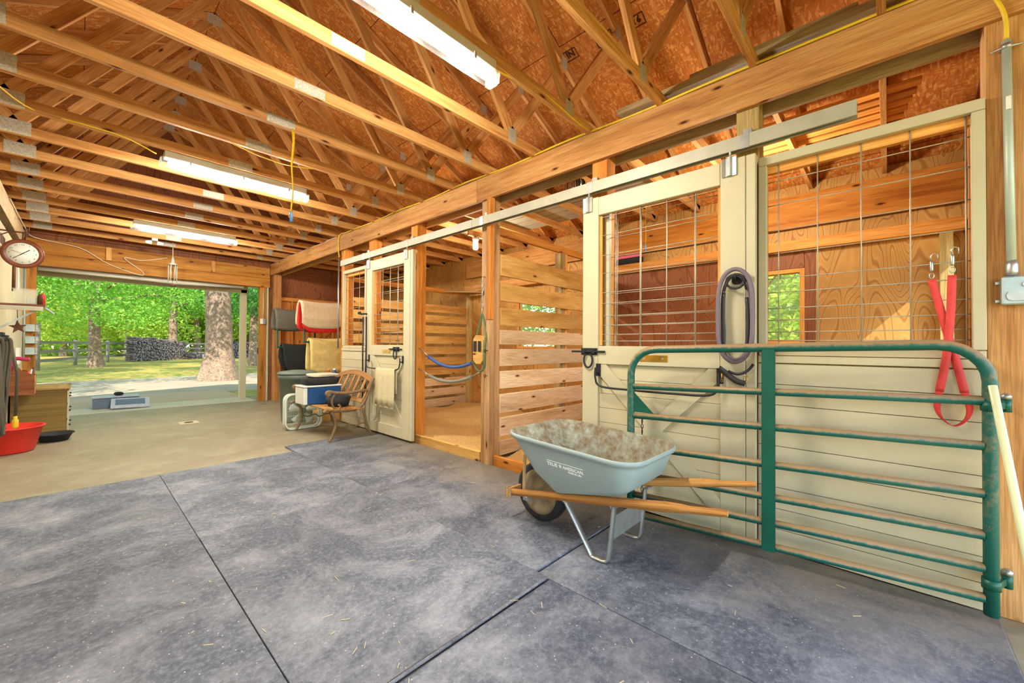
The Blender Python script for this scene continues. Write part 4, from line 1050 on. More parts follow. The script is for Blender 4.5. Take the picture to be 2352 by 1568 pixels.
# clip lamp by the near door post
r = thing('cage_lamp', 'round wire-caged clip lamp behind the beam above the near doorway', 'lamp', (3.42, 2.25, 2.78))
Mx = Matrix.Rotation(math.radians(60), 3, 'Y')
MB().lathe([(.03, -.08), (.05, -.06), (.085, .0)], (3.42, 2.28, 2.86), 'X', 16, caps=False).build('reflector', M['black'], r)
mb = MB()
for i in range(7): mb.tube([(3.335 + .0, 2.28 - .08 + .027 * i, 2.86 - .06), (3.325, 2.28 - .08 + .027 * i, 2.86), (3.335, 2.28 - .08 + .027 * i, 2.86 + .06)], .003, 5)
mb.lathe([(.085, 0), (.088, .008), (.085, .016)], (3.335, 2.28, 2.86), 'X', 18, caps=False); mb.build('cage', M['galv'], r)
MB().tube([(3.43, 2.28, 2.92), (3.42, 2.28, 3.048)], .008, 6).build('arm', M['black'], r)
# fly strips
def fly(x, y, z1, z0, label, w=.02):
    r = thing('fly_strip', label, 'fly strip', (x, y, z1), 'yellow fly strips')
    pts = [(x + .006 * math.sin(i * .9), y, z1 + (z0 + .08 - z1) * i / 12) for i in range(13)]
    sd = [V((math.cos(.12 * i), math.sin(.25 * i) * .6, 0)) for i in range(13)]
    MB().strap(pts, sd, w, .002).build('sticky_ribbon', M['yellowtape'], r)
    MB().lathe([(w * .6, 0), (w * .6, .07), (w * .4, .085)], (x + .006 * math.sin(10.8), y, z0), 'Z', 10).build('canister', M['bluecap'], r)
    return r
fly(1.20, 3.63, 3.049, 2.27, 'yellow fly strip with a blue end hanging near the middle tube light', .022)
fly(4.72, 2.17, 3.0, 2.42, 'fly strip hanging inside the near stall above its ledge', .018)
o = MB().box((XR - .13, 2.62, 2.471), (XR - .02, 3.0, 2.56)).build('carton', M['darkcloth'], bevel=.006)
tag(o, 'dark carton with pink top on the back ledge of the near stall', 'box'); MB().box((XR - .135, 2.61, 2.562), (XR - .02, 3.0, 2.60)).build('lid', M['pink'], None)
l = bpy.data.objects['lid']; l.parent = o; l.location = l.location - o.location; l['label'] = 'pink lid'
# wind chime
r = thing('wind_chime', 'gray wind chime hanging before the far door header', 'wind chime', (1.13, 9.3, 2.3))
MB().tube([(1.13, 9.3, 3.05), (1.13, 9.3, 2.72)], .006, 6).build('cord', M['sheet'], r)
MB().lathe([(.01, .14), (.02, .10), (.03, .03), (.075, .0), (.075, -.012), (.0, -.012)], (1.13, 9.3, 2.66), 'Z', 14).build('dome', M['sheet'], r)
for i in range(6):
    a = i * PI / 3; MB().tube([(1.13 + .058 * math.cos(a), 9.3 + .058 * math.sin(a), 2.66), (1.13 + .058 * math.cos(a), 9.3 + .058 * math.sin(a), 2.34 + .03 * (i % 3))], .007, 6).build('chime_tube', M['sheet'], r)
MB().lathe([(.05, 0), (.055, .02), (.03, .035)], (1.13, 9.3, 2.27), 'Z', 10).tube([(1.13, 9.3, 2.65), (1.13, 9.3, 2.29)], .003, 5).build('clapper', M['rust'], r)
r = thing('spotlight', 'small white twin spotlight under the far chords', 'light fixture', (.87, 9.17, 3.05))
MB().box((.83, 9.12, 3.0), (.91, 9.22, 3.049)).build('base', M['steelbox'], r, bevel=.004)
MB().lathe([(.022, -.05), (.035, .03)], (.80, 9.15, 2.97), 'X', 10).build('lamp_head', M['white'], r); MB().lathe([(.035, -.03), (.022, .05)], (.93, 9.15, 2.97), 'X', 10).build('lamp_head', M['white'], r)

# stall guards
def guard(za, zb, dip, m, label):
    r = thing('stall_guard', label, 'stall guard', (2.985, 3.8, (za + zb) / 2 - dip), 'stall guards across the farther doorway')
    pts = [(3.0, 4.40 - 1.16 * t, za + (zb - za) * t - dip * 4 * t * (1 - t)) for t in [i / 20 for i in range(21)]]
    MB().tube(pts[3:18], .019, 10).build('hose_sleeve', M[m], r)
    MB().tube(pts[0:4], .006, 6).build('chain_end', M['galv'], r); MB().tube(pts[17:], .006, 6).build('chain_end', M['galv'], r)
    MB().tube([(3.0, 4.44, za), (3.0, 4.40, za)], .006, 6).tube([(3.0, 3.24, zb), (3.0, 3.214, zb)], .006, 6).build('eye_bolt', M['galv'], r)
guard(1.215, 1.13, .17, 'blue', 'blue hose stall guard strung across the farther stall doorway')
guard(.95, .98, .14, 'grayhose', 'gray hose stall guard strung below the blue one')
# outlet box and lead ropes on the middle post
r = thing('outlet_box', 'wooden outlet box with two black covers on the post between stall doorways', 'electrical box', (2.9, 3.15, 1.06))
MB().prism([(3.085, 1.10), (3.125, 1.055), (3.19, 1.055), (3.235, 1.10), (3.235, 1.32), (3.2, 1.36), (3.12, 1.36), (3.085, 1.32)], (2.963, 0, 0), (0, 1, 0), (0, 0, 1), (-.10, 0, 0)).build('box_body', M['oakgold'], r, bevel=.006)
for y in (3.125, 3.195): MB().box((2.853, y - .024, 1.19), (2.862, y + .024, 1.30)).build('outlet_cover', M['black'], r, bevel=.004)
r = thing('lead_rope', 'green lead rope with metal snaps hung over the outlet box post', 'lead rope', (2.94, 3.15, 1.0))
mb = MB()
for i in range(9): mb.tube([(2.93 + .004 * (i % 2), 3.165 + .012 * math.cos(math.radians(q)) * (1 if i % 2 else .4), 1.96 - i * .038 + .024 * math.sin(math.radians(q))) for q in range(0, 360, 45)], .004, 5, closed=True)
snap(mb, (2.93, 3.165, 1.58), .7); mb.tube([(2.964, 3.165, 1.99), (2.93, 3.165, 1.985), (2.928, 3.165, 1.96)], .006, 6); mb.build('chain_and_snaps', M['galv'], r)
MB().tube(spline([(2.93, 3.17, 1.59), (2.925, 3.20, 1.45), (2.92, 3.245, 1.32), (2.90, 3.26, 1.15), (2.89, 3.22, 1.02), (2.88, 3.14, .985), (2.875, 3.07, 1.03), (2.87, 3.062, 1.2), (2.90, 3.07, 1.38), (2.925, 3.12, 1.5), (2.93, 3.16, 1.59)], 5), .009, 7).build('rope', M['rope'], r)
for z, nm in ((1.20, 'upper'), (.94, 'lower')):
    o = MB().tube([(2.90, 3.045, z), (2.87, 3.045, z)], .004, 5).tube([(2.862, 3.045 + .016 * math.cos(math.radians(q)), z + .014 * math.sin(math.radians(q))) for q in range(0, 360, 40)], .0035, 5, closed=True).build('eye_hook', M['black'])
    tag(o, '%s small black eye hook screwed into the pale post board' % nm, 'hook')

# black strap loop on far door
r = thing('hanging_strap', 'long black strap loop hanging from a bracket at the farther door edge', 'strap', (2.829, 5.55, .5))
MB().strap([(2.829, 5.60, 1.66), (2.829, 5.605, 1.1), (2.829, 5.59, .5), (2.829, 5.56, .46), (2.829, 5.525, .5), (2.829, 5.505, 1.1), (2.829, 5.51, 1.66)], (1, 0, .01), .022, .006).build('strap', M['strapblk'], r)
MB().tube([(2.844, 5.52, 1.70), (2.80, 5.52, 1.70), (2.80, 5.62, 1.70), (2.80, 5.66, 1.72)], .012, 8).lathe([(.02, -.02), (.02, .02)], (2.80, 5.66, 1.72), 'Y', 8).build('bracket', M['black'], r)
# towel on the far door bar
r = thing('towel', 'cream fringed towel draped over the bar of the farther door', 'towel', (2.79, 4.9, .4))
P = []
ny = 16
for j in range(ny + 1):
    y = 5.13 - .48 * j / ny; w = .006 * math.sin(j * 1.3)
    col_ = [(2.8125 + w * .3, y, .62)] + [(2.812 + w * .5, y, z) for z in (.75, .88)] + [(2.81, y, .928), (2.8, y, .945), (2.788, y, .945), (2.776, y, .925)] + [(2.772 + w * (1 + k * .4) - .002 * k, y - .006 * k * (1 if j < ny / 2 else -1) * .3, .85 - .1 * k) for k in range(5)]
    P.append(col_)
MB().grid(P).build('cloth', M['towel'], r, solid=.006)
fr = MB()
for j in range(34):
    y = 5.125 - .47 * j / 33; fr.tube([(2.764, y, .45), (2.763, y + R_.uniform(-.006, .006), .42)], .0025, 4)
fr.build('fringe', M['towel'], r)

# ------------------------------------------------------------------ bench
def bench():
    r = thing('garden_bench', 'park bench with iron scroll ends and wooden slats beside the farther door', 'bench', (2.45, 5.72, 0))
    ya, yb = 5.16, 6.30
    for y in (ya, yb):
        o = MB()
        # front leg
        o.tube(spline([(2.19, y, .40), (2.235, y, .33), (2.25, y, .22), (2.215, y, .09), (2.18, y, .02), (2.165, y, .012)], 5), .018, 8, rr=None)
        o.tube(spline([(2.62, y, .40), (2.65, y, .26), (2.70, y, .10), (2.745, y, .012)], 5), .017, 8)
        o.tube(spline([(2.235, y, .24), (2.33, y, .19), (2.44, y, .21), (2.5, y, .17), (2.6, y, .20), (2.67, y, .19)], 4), .010, 6)
        # seat side curve up into back upright
        o.tube(spline([(2.10, y, .40), (2.14, y, .43), (2.25, y, .405), (2.45, y, .395), (2.58, y, .43), (2.66, y, .54), (2.72, y, .70), (2.765, y, .80)], 5), .02, 8)
        # arm
        o.tube(spline([(2.16, y, .60), (2.13, y, .635), (2.16, y, .66), (2.24, y, .64), (2.4, y, .625), (2.6, y, .64), (2.69, y, .64)], 5), .02, 8)
        o.tube(spline([(2.24, y, .62), (2.20, y, .55), (2.22, y, .46), (2.28, y, .43), (2.31, y, .46), (2.285, y, .485)], 5), .014, 6)
        o.lathe([(.03, -.018), (.034, 0), (.03, .018)], (2.155, y, .632), 'Y', 10)
        if y == ya:
            for p in o.v: p.z += .022 * max(0, 1 - p.z / .3)
        o.build('end_frame', M['iron'], r)
    for i in range(6):
        x = 2.155 + i * .073
        MB().box((x, ya - .03, .418 - .004 * i), (x + .06, yb + .03, .438 - .004 * i)).build('seat_slat', M['benchwood'], r, bevel=.003)
    # back: leaning plane
    def B(y, t): return V((2.615 + .155 * t, y, .47 + .33 * t))
    d = (B(0, 1) - B(0, 0)).normalized(); nb = V((-d.z, 0, d.x))
    yc = (ya + yb) / 2
    # lower rail, arched top rail
    MB().bar(B(ya, .08), B(yb, .08), .02, .05, up=d).build('lower_rail', M['benchwood'], r, bevel=.003)
    arch = []
    for i in range(15):
        t = i / 14; y = ya + (yb - ya) * t; h = 1.0 + .26 * math.sin(t * PI); arch.append((y, h))
    for i in range(14):
        (y0_, h0), (y1_, h1) = arch[i], arch[i + 1]
        pass
    mb = MB(); P = []
    for (y, h) in arch:
        a, b_ = B(y, h), B(y, h - .2); P.append([a + nb * .011, a - nb * .011, b_ - nb * .011, b_ + nb * .011, a + nb * .011])
    mb.grid(P, smooth=False); mb.build('arched_rail', M['benchwood'], r)
    for y in (ya + .03, ya + .20, ya + .40, yc - .02, yc + .18, yb - .2, yb - .03):
        t = (y - ya) / (yb - ya); MB().bar(B(y, .1), B(y, .82 + .26 * math.sin(t * PI)), .02, .045, up=(0, 1, 0)).build('back_slat', M['benchwood'], r, bevel=.002)
    # iron scroll panels
    for (y0_, y1_) in ((ya + .225, ya + .375), (ya + .43, yc - .05), (yc + .01, yc + .155), (yc + .21, yb - .23)):
        mb = MB(); yy = (y0_ + y1_) / 2; w = (y1_ - y0_) / 2
        for tz in (.25, .52, .80):
            for k in range(6):
                a = k * PI / 3 + tz; c = B(yy, tz)
                mb.tube([c + V((0, 1, 0)) * (w * .45 * math.cos(a) + w * .36 * math.cos(q)) + d * (.045 * math.sin(a) + .022 * math.sin(q)) for q in [j * PI / 3 for j in range(6)]], .004, 4, closed=True)
        for s in (-1, 1):
            mb.tube([B(yy + s * w * .95, .12), B(yy + s * w * .95, .95)], .004, 4)
            mb.tube([B(yy, .95) + V((0, s * w * .5, 0)) + V((0, 1, 0)) * (s * w * .4 * math.cos(q) * (1 - q / 12)) + d * (.03 * math.sin(q) * (1 - q / 12)) for q in [j * .5 for j in range(18)]], .004, 4)
        mb.build('scroll_panel', M['iron'], r)
bench()
SEAT = .439
# cooler, bags, cloth, bowl on the bench
r = thing('cooler', 'blue cooler with white end standing on the bench seat', 'cooler', (2.3, 5.86, SEAT))
MB().box((2.115, 5.70, SEAT), (2.56, 6.02, .67)).build('body', M['blueplastic'], r, bevel=.012)
MB().box((2.06, 5.70, SEAT), (2.112, 6.02, .67)).build('end_panel', M['coolerwhite'], r, bevel=.012)
MB().box((2.055, 5.695, .672), (2.57, 6.025, .695)).build('rim', M['coolerwhite'], r, bevel=.008)
def blob(c, s, m, nm, lab, cat, seed, ns=16, amp=.12, flat=2.6):
    rr = random.Random(seed); P = []
    ph = [rr.uniform(0, 6) for _ in range(6)]
    for i in range(ns):
        a = 2 * PI * i / ns; row = []
        for j in range(9):
            b_ = -PI / 2 + PI * j / 8
            k = 1 + amp * math.sin(3 * a + ph[0] + 2 * b_) + amp * .6 * math.sin(5 * a + ph[1]) * math.cos(b_)
            ca, sa, cb, sb = math.cos(a), math.sin(a), math.cos(b_), math.sin(b_)
            e = 2 / flat
            f = lambda q: math.copysign(abs(q) ** e, q)
            row.append(V(c) + V((s[0] * f(ca) * f(cb) * k, s[1] * f(sa) * f(cb) * k, s[2] * f(sb) * (1 + amp * math.sin(2 * a + ph[2]) * cb))))
        P.append(row)
    o = MB().grid(P, closed_u=True, flip=False).build(nm, M[m], None, sub=1); tag(o, lab, cat); return o
blob((2.33, 5.86, .748), (.235, .155, .05), 'darkcloth', 'folded_blanket', 'dark folded blanket lying on the blue cooler', 'blanket', 3, amp=.035, flat=6)
blob((2.36, 5.87, .826), (.20, .14, .026), 'lightcloth', 'folded_cloth', 'crumpled pale cloth on top of the dark blanket', 'cloth', 5, amp=.09, flat=5)
o = MB().lathe([(.0, .012), (.12, .012), (.155, .12), (.162, .12), (.128, 0), (.0, .0)][::-1], (2.40, 5.42, SEAT), 'Z', 20, caps=False).build('rubber_bowl', M['rubberblk']); tag(o, 'black rubber feed bowl on the bench seat by the iron arm', 'bowl')
# box fan on the floor behind bench
r = thing('box_fan', 'white box fan standing on the floor under the bench', 'fan', (2.31, 6.42, 0))
fx, fy = 2.31, 6.42
MB().tube([(fx + p[0], fy - .05, .265 + p[1]) for p in rrect(0, 0, .50, .50, .09, 5)], .012, 8, closed=True).tube([(fx + p[0], fy + .05, .265 + p[1]) for p in rrect(0, 0, .50, .50, .09, 5)], .012, 8, closed=True).build('frame', M['fanwhite'], r)
mb = MB()
P = [[(fx + p[0], fy + s * .05, .265 + p[1]) for s in (-1, 1)] for p in rrect(0, 0, .525, .525, .095, 5)]
mb.grid(P, closed_u=True); mb.build('shroud', M['fanwhite'], r)
mb = MB()
for i in range(26):
    x = fx - .23 + .46 * i / 25; mb.tube([(x, fy - .052, .03), (x, fy - .052, .50)], .002, 4)
for i in range(4): mb.tube([(fx - .235, fy - .054, .1 + .11 * i), (fx + .235, fy - .054, .1 + .11 * i)], .002, 4)
mb.build('front_grille', M['fanwhite'], r)
for k in range(5):
    a0 = k * 2 * PI / 5 + .3
    P = [[V((fx + rr_ * math.cos(a0 + w_ * .35), fy + .012 * w_, .265 + rr_ * math.sin(a0 + w_ * .35))) for rr_ in (.04, .09, .15, .2)] for w_ in (-1, 0, 1)]
    MB().grid(P).build('blade', M['fanwhite'], r, solid=.004)
MB().lathe([(.0, -.03), (.045, -.025), (.045, .03), (0, .03)], (fx, fy, .265), 'Y', 14).build('hub', M['bin'], r)
# trash can
r = thing('trash_can', 'gray plastic trash can behind the bench below the saddle pads', 'trash can', (2.46, 7.1, 0))
MB().lathe([(.0, .002), (.215, .002), (.225, .05), (.265, .70), (.28, .70), (.28, .76), (.27, .77), (.258, .70), (.21, .02), (.0, .02)], (2.46, 7.1, 0), 'Z', 28, caps=False).build('body', M['bin'], r)
MB().lathe([(.292, .772), (.296, .79), (.27, .81), (.1, .835), (.0, .837)], (2.46, 7.1, 0), 'Z', 28).build('lid', M['bin'], r)
# tack box with bottles
r = thing('tack_box', 'wooden tack box behind the bench back with bottles on it', 'box', (2.80, 6.95, 0))
MB().box((2.78, 6.72, 0), (3.25, 6.95, .63)).build('case', M['ply'], r, bevel=.004); MB().box((2.77, 6.71, .632), (3.26, 6.96, .655)).build('lid', M['ply'], r, bevel=.003)
def bottle(x, y, m, capm, h, lab, rd=.035):
    r = thing('bottle', lab, 'bottle', (x, y, .655), 'bottles on the tack box')
    MB().lathe([(.0, 0), (rd, .002), (rd, h * .62), (rd * .4, h * .78), (rd * .4, h * .86)], (x, y, .656), 'Z', 14).build('body', m, r)
    MB().lathe([(rd * .48, h * .86), (rd * .48, h), (0, h)], (x, y, .656), 'Z', 10).build('cap', capm, r)
bottle(2.83, 6.80, M['white'], M['redplastic'], .16, 'small white bottle with red cap on the tack box')
bottle(2.93, 6.78, M['blueplastic'], M['white'], .20, 'blue bottle on the tack box behind the bench', .05)
bottle(2.87, 6.87, M['brass'], M['stick'], .19, 'amber bottle with orange cap on the tack box')
o = MB().box((2.98, 7.4, 0), (3.3, 9.6, .05)).build('floor_timber', M['stick'], bevel=.004); tag(o, 'long pale timber lying on the floor of the tack corner', 'timber')
r = thing('step_stool', 'small white step stool by the far corner post', 'stool', (3.05, 9.0, .05))
MB().box((2.94, 8.85, .33), (3.25, 9.1, .36)).build('top', M['white'], r, bevel=.004)
for x in (2.97, 3.22):
    for y in (8.88, 9.07): MB().box((x - .012, y - .012, .051), (x + .012, y + .012, .329)).build('leg', M['white'], r)
o = MB().box((2.98, 8.35, .051), (3.25, 8.75, .30)).build('carton', M['pink'], bevel=.004); tag(o, 'pink carton on the floor between step stool and trash can', 'box')

# ------------------------------------------------------------------ saddle racks and pads
def rack(y, zs, label, xt=2.84, xb=3.42):
    r = thing('saddle_rack', label, 'saddle rack', (xb, y, 0), 'green saddle racks')
    MB().tube([(xb, y, 0), (xb, y, 2.0)], .018, 8).build('upright', M['greenpost'], r)
    MB().box((xb - .15, y - .2, 0), (xb + .15, y + .2, .012)).build('foot_plate', M['greenpost'], r)
    p = spline([(xb, y, zs[0]), (xt + .06, y, zs[0]), (xt, y, zs[0] - .05), (xt, y, zs[1] + .06), (xt + .05, y, zs[1]), (xb, y, zs[1])], 5)
    MB().tube(p, .016, 8).build('arm_tube', M['greenpost'], r)
def pad(xa, xb, y, z, drop, hw, m, label, nm='saddle_pad', liner=None, rnd=.10, skew=0, thick=.022):
    """pad folded over an arm running in x; two flaps hang in -y and +y"""
    r = thing(nm, label, 'saddle pad', ((xa + xb) / 2, y, z), 'saddle pads on the racks')
    prof = []
    nseg = 18
    def sheet(off, m_, name, mg=0, dz=0):
        P = []
        nx = 14
        for i in range(nx + 1):
            t = i / nx; x = xa + mg + (xb - xa - 2 * mg) * t
            e = 4 * (t - .5) ** 2
            d = drop - dz - rnd * max(0, (abs(t - .5) - .3) / .2) ** 2 * (drop * .5)
            sag = .02 * math.sin(t * PI)
            row = []
            L_ = d
            for j in range(nseg + 1):
                u = -1 + 2 * j / nseg
                s = abs(u) * (L_ + .05)
                if s < .06: yy, zz = s, .03 * math.cos(s / .06 * PI / 2)
                else:
                    f = (s - .06) / L_; yy = .06 + (hw - .06) * min(1, f * 1.6) ** .7 * (1 - .12 * f); zz = -(s - .06)
                row.append(V((x + skew * (s), y + math.copysign(yy + off, u) if u else y, z + zz - sag + (off if s < .06 else 0) + .035)))
            P.append(row)
        return MB().grid(P).build(name, m_, r, solid=thick)
    sheet(0, M[m], 'pad')
    if liner: sheet(-.02, M[liner], 'lining', .02, -.07)
    return r
rack(8.9, (1.90, 1.20), 'green tube saddle rack at the left by the far corner post', 2.71, 3.42)
rack(7.75, (1.98, 1.30), 'green tube saddle rack at the right nearer the stall', 2.80, 3.55)
pad(2.63, 3.30, 8.9, 1.90, .40, .16, 'padgray', 'dark gray saddle pad on the upper arm of the left rack')
pad(2.775, 3.38, 8.9, 1.20, .52, .17, 'padblack', 'black saddle pad on the lower arm of the left rack', rnd=1.0)
pad(2.70, 3.45, 7.75, 1.98, .46, .17, 'padplaid', 'pale canvas saddle pad with red lining on the upper arm of the right rack', liner='padred', rnd=.3)
pad(2.87, 3.50, 7.75, 1.30, .60, .13, 'cream', 'cream fleece saddle pad on the lower arm of the right rack', thick=.04, rnd=.2)

# ------------------------------------------------------------------ left side of the aisle
r = thing('wall_clock', 'round brown station clock on a scroll bracket at the left wall', 'clock', (-.40, 6.6, 2.17))
cy, cc = 6.55, V((-.40, 6.55, 2.17))
MB().lathe([(.07, .05), (.12, .05), (.143, .035), (.149, .0), (.149, -.016), (.134, -.028), (.115, -.025), (.108, -.018)], cc, 'Y', 40, caps=True).build('case', M['clockwood'], r)
MB().lathe([(.0, -.0225), (.109, -.0225), (.109, -.020)], cc, 'Y', 40).build('dial', M['clockface'], r)
ROM = ['12', '1', '2', '3', '4', '5', '6', '7', '8', '9', '10', '11']
mbn = MB()
bpy.context.view_layer.update()
for i, s_ in enumerate(ROM):
    cu = bpy.data.curves.new('n', 'FONT'); cu.body = s_; cu.size = .024; cu.align_x = 'CENTER'; cu.align_y = 'CENTER'; cu.resolution_u = 1
    t = bpy.data.objects.new('n', cu); COL.objects.link(t); bpy.context.view_layer.update()
    me = bpy.data.meshes.new_from_object(t.evaluated_get(bpy.context.evaluated_depsgraph_get()))
    a = math.radians(90 - 30 * i); b0 = len(mbn.v)
    for v in me.vertices: mbn.v.append(cc + V((.090 * math.cos(a) + v.co.x, -.0235, .090 * math.sin(a) + v.co.y)))
    for p in me.polygons: mbn._face([k + b0 for k in p.vertices], [(0, 0)] * len(p.vertices))
    bpy.data.objects.remove(t); bpy.data.meshes.remove(me)
mbn.build('numerals', M['ink'], r)
for a, L_, w in ((math.radians(42), .064, .007), (math.radians(222), .086, .005), (math.radians(162), .088, .002)):
    dv = V((math.cos(a), 0, math.sin(a))); MB().bar(cc - dv * .025 + V((0, -.026, 0)), cc + dv * L_ + V((0, -.026, 0)), .001, w, up=V((-math.sin(a), 0, math.cos(a)))).build('clock_hand', M['ink'], r)
mb = MB().tube([(-.60, cy, 2.39), (-.36, cy, 2.39)], .008, 6).tube(spline([(-.60, cy, 2.33), (-.55, cy, 2.34), (-.49, cy, 2.38), (-.44, cy, 2.39)], 4), .006, 6).tube([(-.40, cy, 2.39), (-.40, cy, 2.31)], .008, 6)
for q in (0, 1, 2): mb.tube([(-.385 + q * .012, cy + .02 * math.cos(t_), 2.41 + .022 * math.sin(t_) + .01 * q) for t_ in [j * PI / 4 for j in range(8)]], .004, 5, closed=True)
mb.box((-.60, cy - .03, 2.28), (-.594, cy + .03, 2.48)); mb.build('bracket', M['rust'], r)

r = thing('wall_shelf', 'short wooden shelf with metal strip on the left wall holding a clear bin', 'shelf', (-.43, 7.15, 1.62))
MB().box((-.598, 7.0, 1.665), (-.262, 7.3, 1.683)).build('board', M['clockwood'], r, bevel=.003)
MB().box((-.598, 6.985, 1.612), (-.272, 6.999, 1.66)).box((-.50, 6.981, 1.628), (-.34, 6.9845, 1.642)).build('metal_strip', M['sheet'], r, bevel=.002)
MB().bar((-.30, 7.28, 1.66), (-.598, 7.28, 1.42), .02, .02).bar((-.262, 7.02, 1.65), (-.20, 7.28, 1.60), .012, .02).build('bracket', M['galv'], r)
r = thing('storage_bin', 'clear yellowish plastic bin standing on the left wall shelf', 'bin', (-.415, 7.15, 1.685))
mb = MB(); x0, x1, y0_, y1_ = -.495, -.325, 7.04, 7.26
mb.box((x0, y0_, 1.685), (x1, y1_, 1.69)).box((x0, y0_, 1.691), (x0 + .004, y1_, 1.845)).box((x1 - .004, y0_, 1.691), (x1, y1_, 1.845)).box((x0 + .005, y0_, 1.691), (x1 - .005, y0_ + .004, 1.845)).box((x0 + .005, y1_ - .004, 1.691), (x1 - .005, y1_, 1.845)); mb.build('tub', M['clear'], r)
MB().box((x0 - .006, y0_ - .006, 1.8455), (x1 + .006, y1_ + .006, 1.856)).build('lid', M['clear'], r)
tag(MB().box((-.40, 7.10, 1.691), (-.335, 7.2, 1.765)).build('carton', M['steelbox'], bevel=.003), 'small gray carton inside the clear bin on the left shelf', 'carton')
for i, (x, y, h, m) in enumerate(((-.30, 7.07, .12, 'rust'), (-.285, 7.18, .14, 'redplastic'), (-.305, 7.26, .10, 'rust'))):
    tag(MB().lathe([(.0, 0), (.022, .001), (.022, h * .8), (.014, h * .9), (.014, h), (0, h)], (x, y, 1.684), 'Z', 12).build('jar', M[m]), ['brown jar at the near edge of the left shelf', 'red jar between two brown ones on the left shelf', 'low brown jar at the back of the left shelf'][i], 'jar')
# hose loops
r = thing('hose_coil', 'gray garden hose hanging in long loops on the left wall', 'hose', (-.5, 6.95, .3))
for i, (yo, h, xo, wd) in enumerate(((6.66, 1.04, -.565, .10), (6.72, 1.0, -.545, .08), (6.78, 1.02, -.525, .10), (6.84, .94, -.555, .09), (6.90, .98, -.53, .10), (6.75, .90, -.515, .05), (6.96, .92, -.54, .07))):
    pts = [(xo + .02 * math.sin(math.radians(q) * 2) + (.015 if math.cos(math.radians(q)) > 0 else -.02), yo + wd * math.cos(math.radians(q)), 1.30 - h / 2 + h / 2 * math.copysign(abs(math.sin(math.radians(q))) ** .6, math.sin(math.radians(q)))) for q in range(0, 360, 15)]
    MB().tube(pts, .016, 8, closed=True).build('hose_loop', M['greenhose'], r)
MB().box((-.598, 6.7, 1.25), (-.53, 6.9, 1.36)).box((-.53, 6.72, 1.27), (-.50, 6.88, 1.33)).build('hose_hanger', M['black'], r, bevel=.004)
MB().tube([(-.47, 7.2, .42), (-.46, 7.18, .9), (-.5, 7.12, 1.2)], .014, 8).build('hose_end', M['greenhose'], r)
MB().lathe([(.022, 0), (.026, .02), (.026, .09), (.016, .11), (.016, .14)], (-.47, 7.2, .285), 'Z', 10).build('nozzle', M['yellow'], r)
# red tub, black pan
o = MB().lathe([(.0, .004), (.20, .004), (.215, .02), (.275, .275), (.293, .278), (.295, .292), (.268, .288), (.205, .025), (0, .025)], (-.56 + .02, 7.36, 0), 'Z', 36, caps=False).build('rubber_tub', M['redplastic']); o.location.x += 0
tag(o, 'red plastic muck tub on the floor under the hose', 'tub')
o = MB().lathe([(.0, .004), (.12, .004), (.165, .085), (.178, .088), (.178, .1), (.16, .095), (.115, .02), (0, .02)], (-.19, 7.82, 0), 'Z', 30, caps=False).build('feed_pan', M['rubberblk']); tag(o, 'shallow black rubber feed pan on the floor before the cabinet', 'pan')
# cabinet
r = thing('cabinet', 'low wood laminate cabinet with drawers by the left wall behind the black pan', 'cabinet', (-.33, 8.62, 0))
MB().box((-.58, 8.20, 0), (-.095, 9.05, .62)).build('body', M['cabinet'], r, bevel=.003)
MB().box((-.59, 8.19, .622), (-.06, 9.07, .65)).build('top', M['cabtop'], r, bevel=.004)
for z0_, z1_ in ((.03, .20), (.22, .41), (.43, .605)):
    o = MB().box((-.093, 8.22, z0_), (-.075, 9.03, z1_)).build('drawer', M['paint_l'], r, bevel=.003)
    for y in (8.4, 8.85): MB().lathe([(.012, 0), (.012, .012), (.006, .02)], (-.074, y, (z0_ + z1_) / 2), 'X', 8).build('knob', M['black'], o)
# tool caddy on the wall in front of the cabinet
r = thing('tool_caddy', 'wooden tool caddy with sloped sides hung on the left wall above the red tub', 'tool caddy', (-.47, 7.88, .61))
for y in (7.74, 8.0): MB().prism([(0, 0), (.235, 0), (.235, .24), (0, .38)], (-.595, y, .61), (1, 0, 0), (0, 0, 1), (0, .015, 0)).build('side', M['caddy'], r)
MB().box((-.378, 7.756, .61), (-.362, 7.999, .84)).build('front', M['benchwood'], r); MB().box((-.595, 7.756, .61), (-.379, 7.999, .625)).build('base', M['caddy'], r)
MB().bar((-.48, 7.75, .92), (-.48, 8.005, .92), .02, .02).build('grip', M['benchwood'], r)
for i, (y, m) in enumerate(((7.80, 'redplastic'), (7.88, 'galv'), (7.95, 'rust'))):
    tag(MB().tube([(-.44 + .012 * i, y, .66), (-.41 + .015 * i, y, .90 + .02 * i)], .013, 8).build('hand_tool', M[m]), ['bright red tool handle', 'shiny metal tool', 'rusty tool handle'][i] + ' standing in the wooden caddy', 'tool')
tag(MB().tube(spline([(-.55, 7.72, 1.03), (-.50, 7.72, 1.06), (-.44, 7.72, 1.05), (-.40, 7.72, 1.045)], 4), .022, 8, rr=None).tube([(-.535, 7.72, 1.03), (-.545, 7.72, .92)], .016, 8).build('drill', M['pinkdark']), 'magenta hand tool hung above the wooden caddy', 'tool')
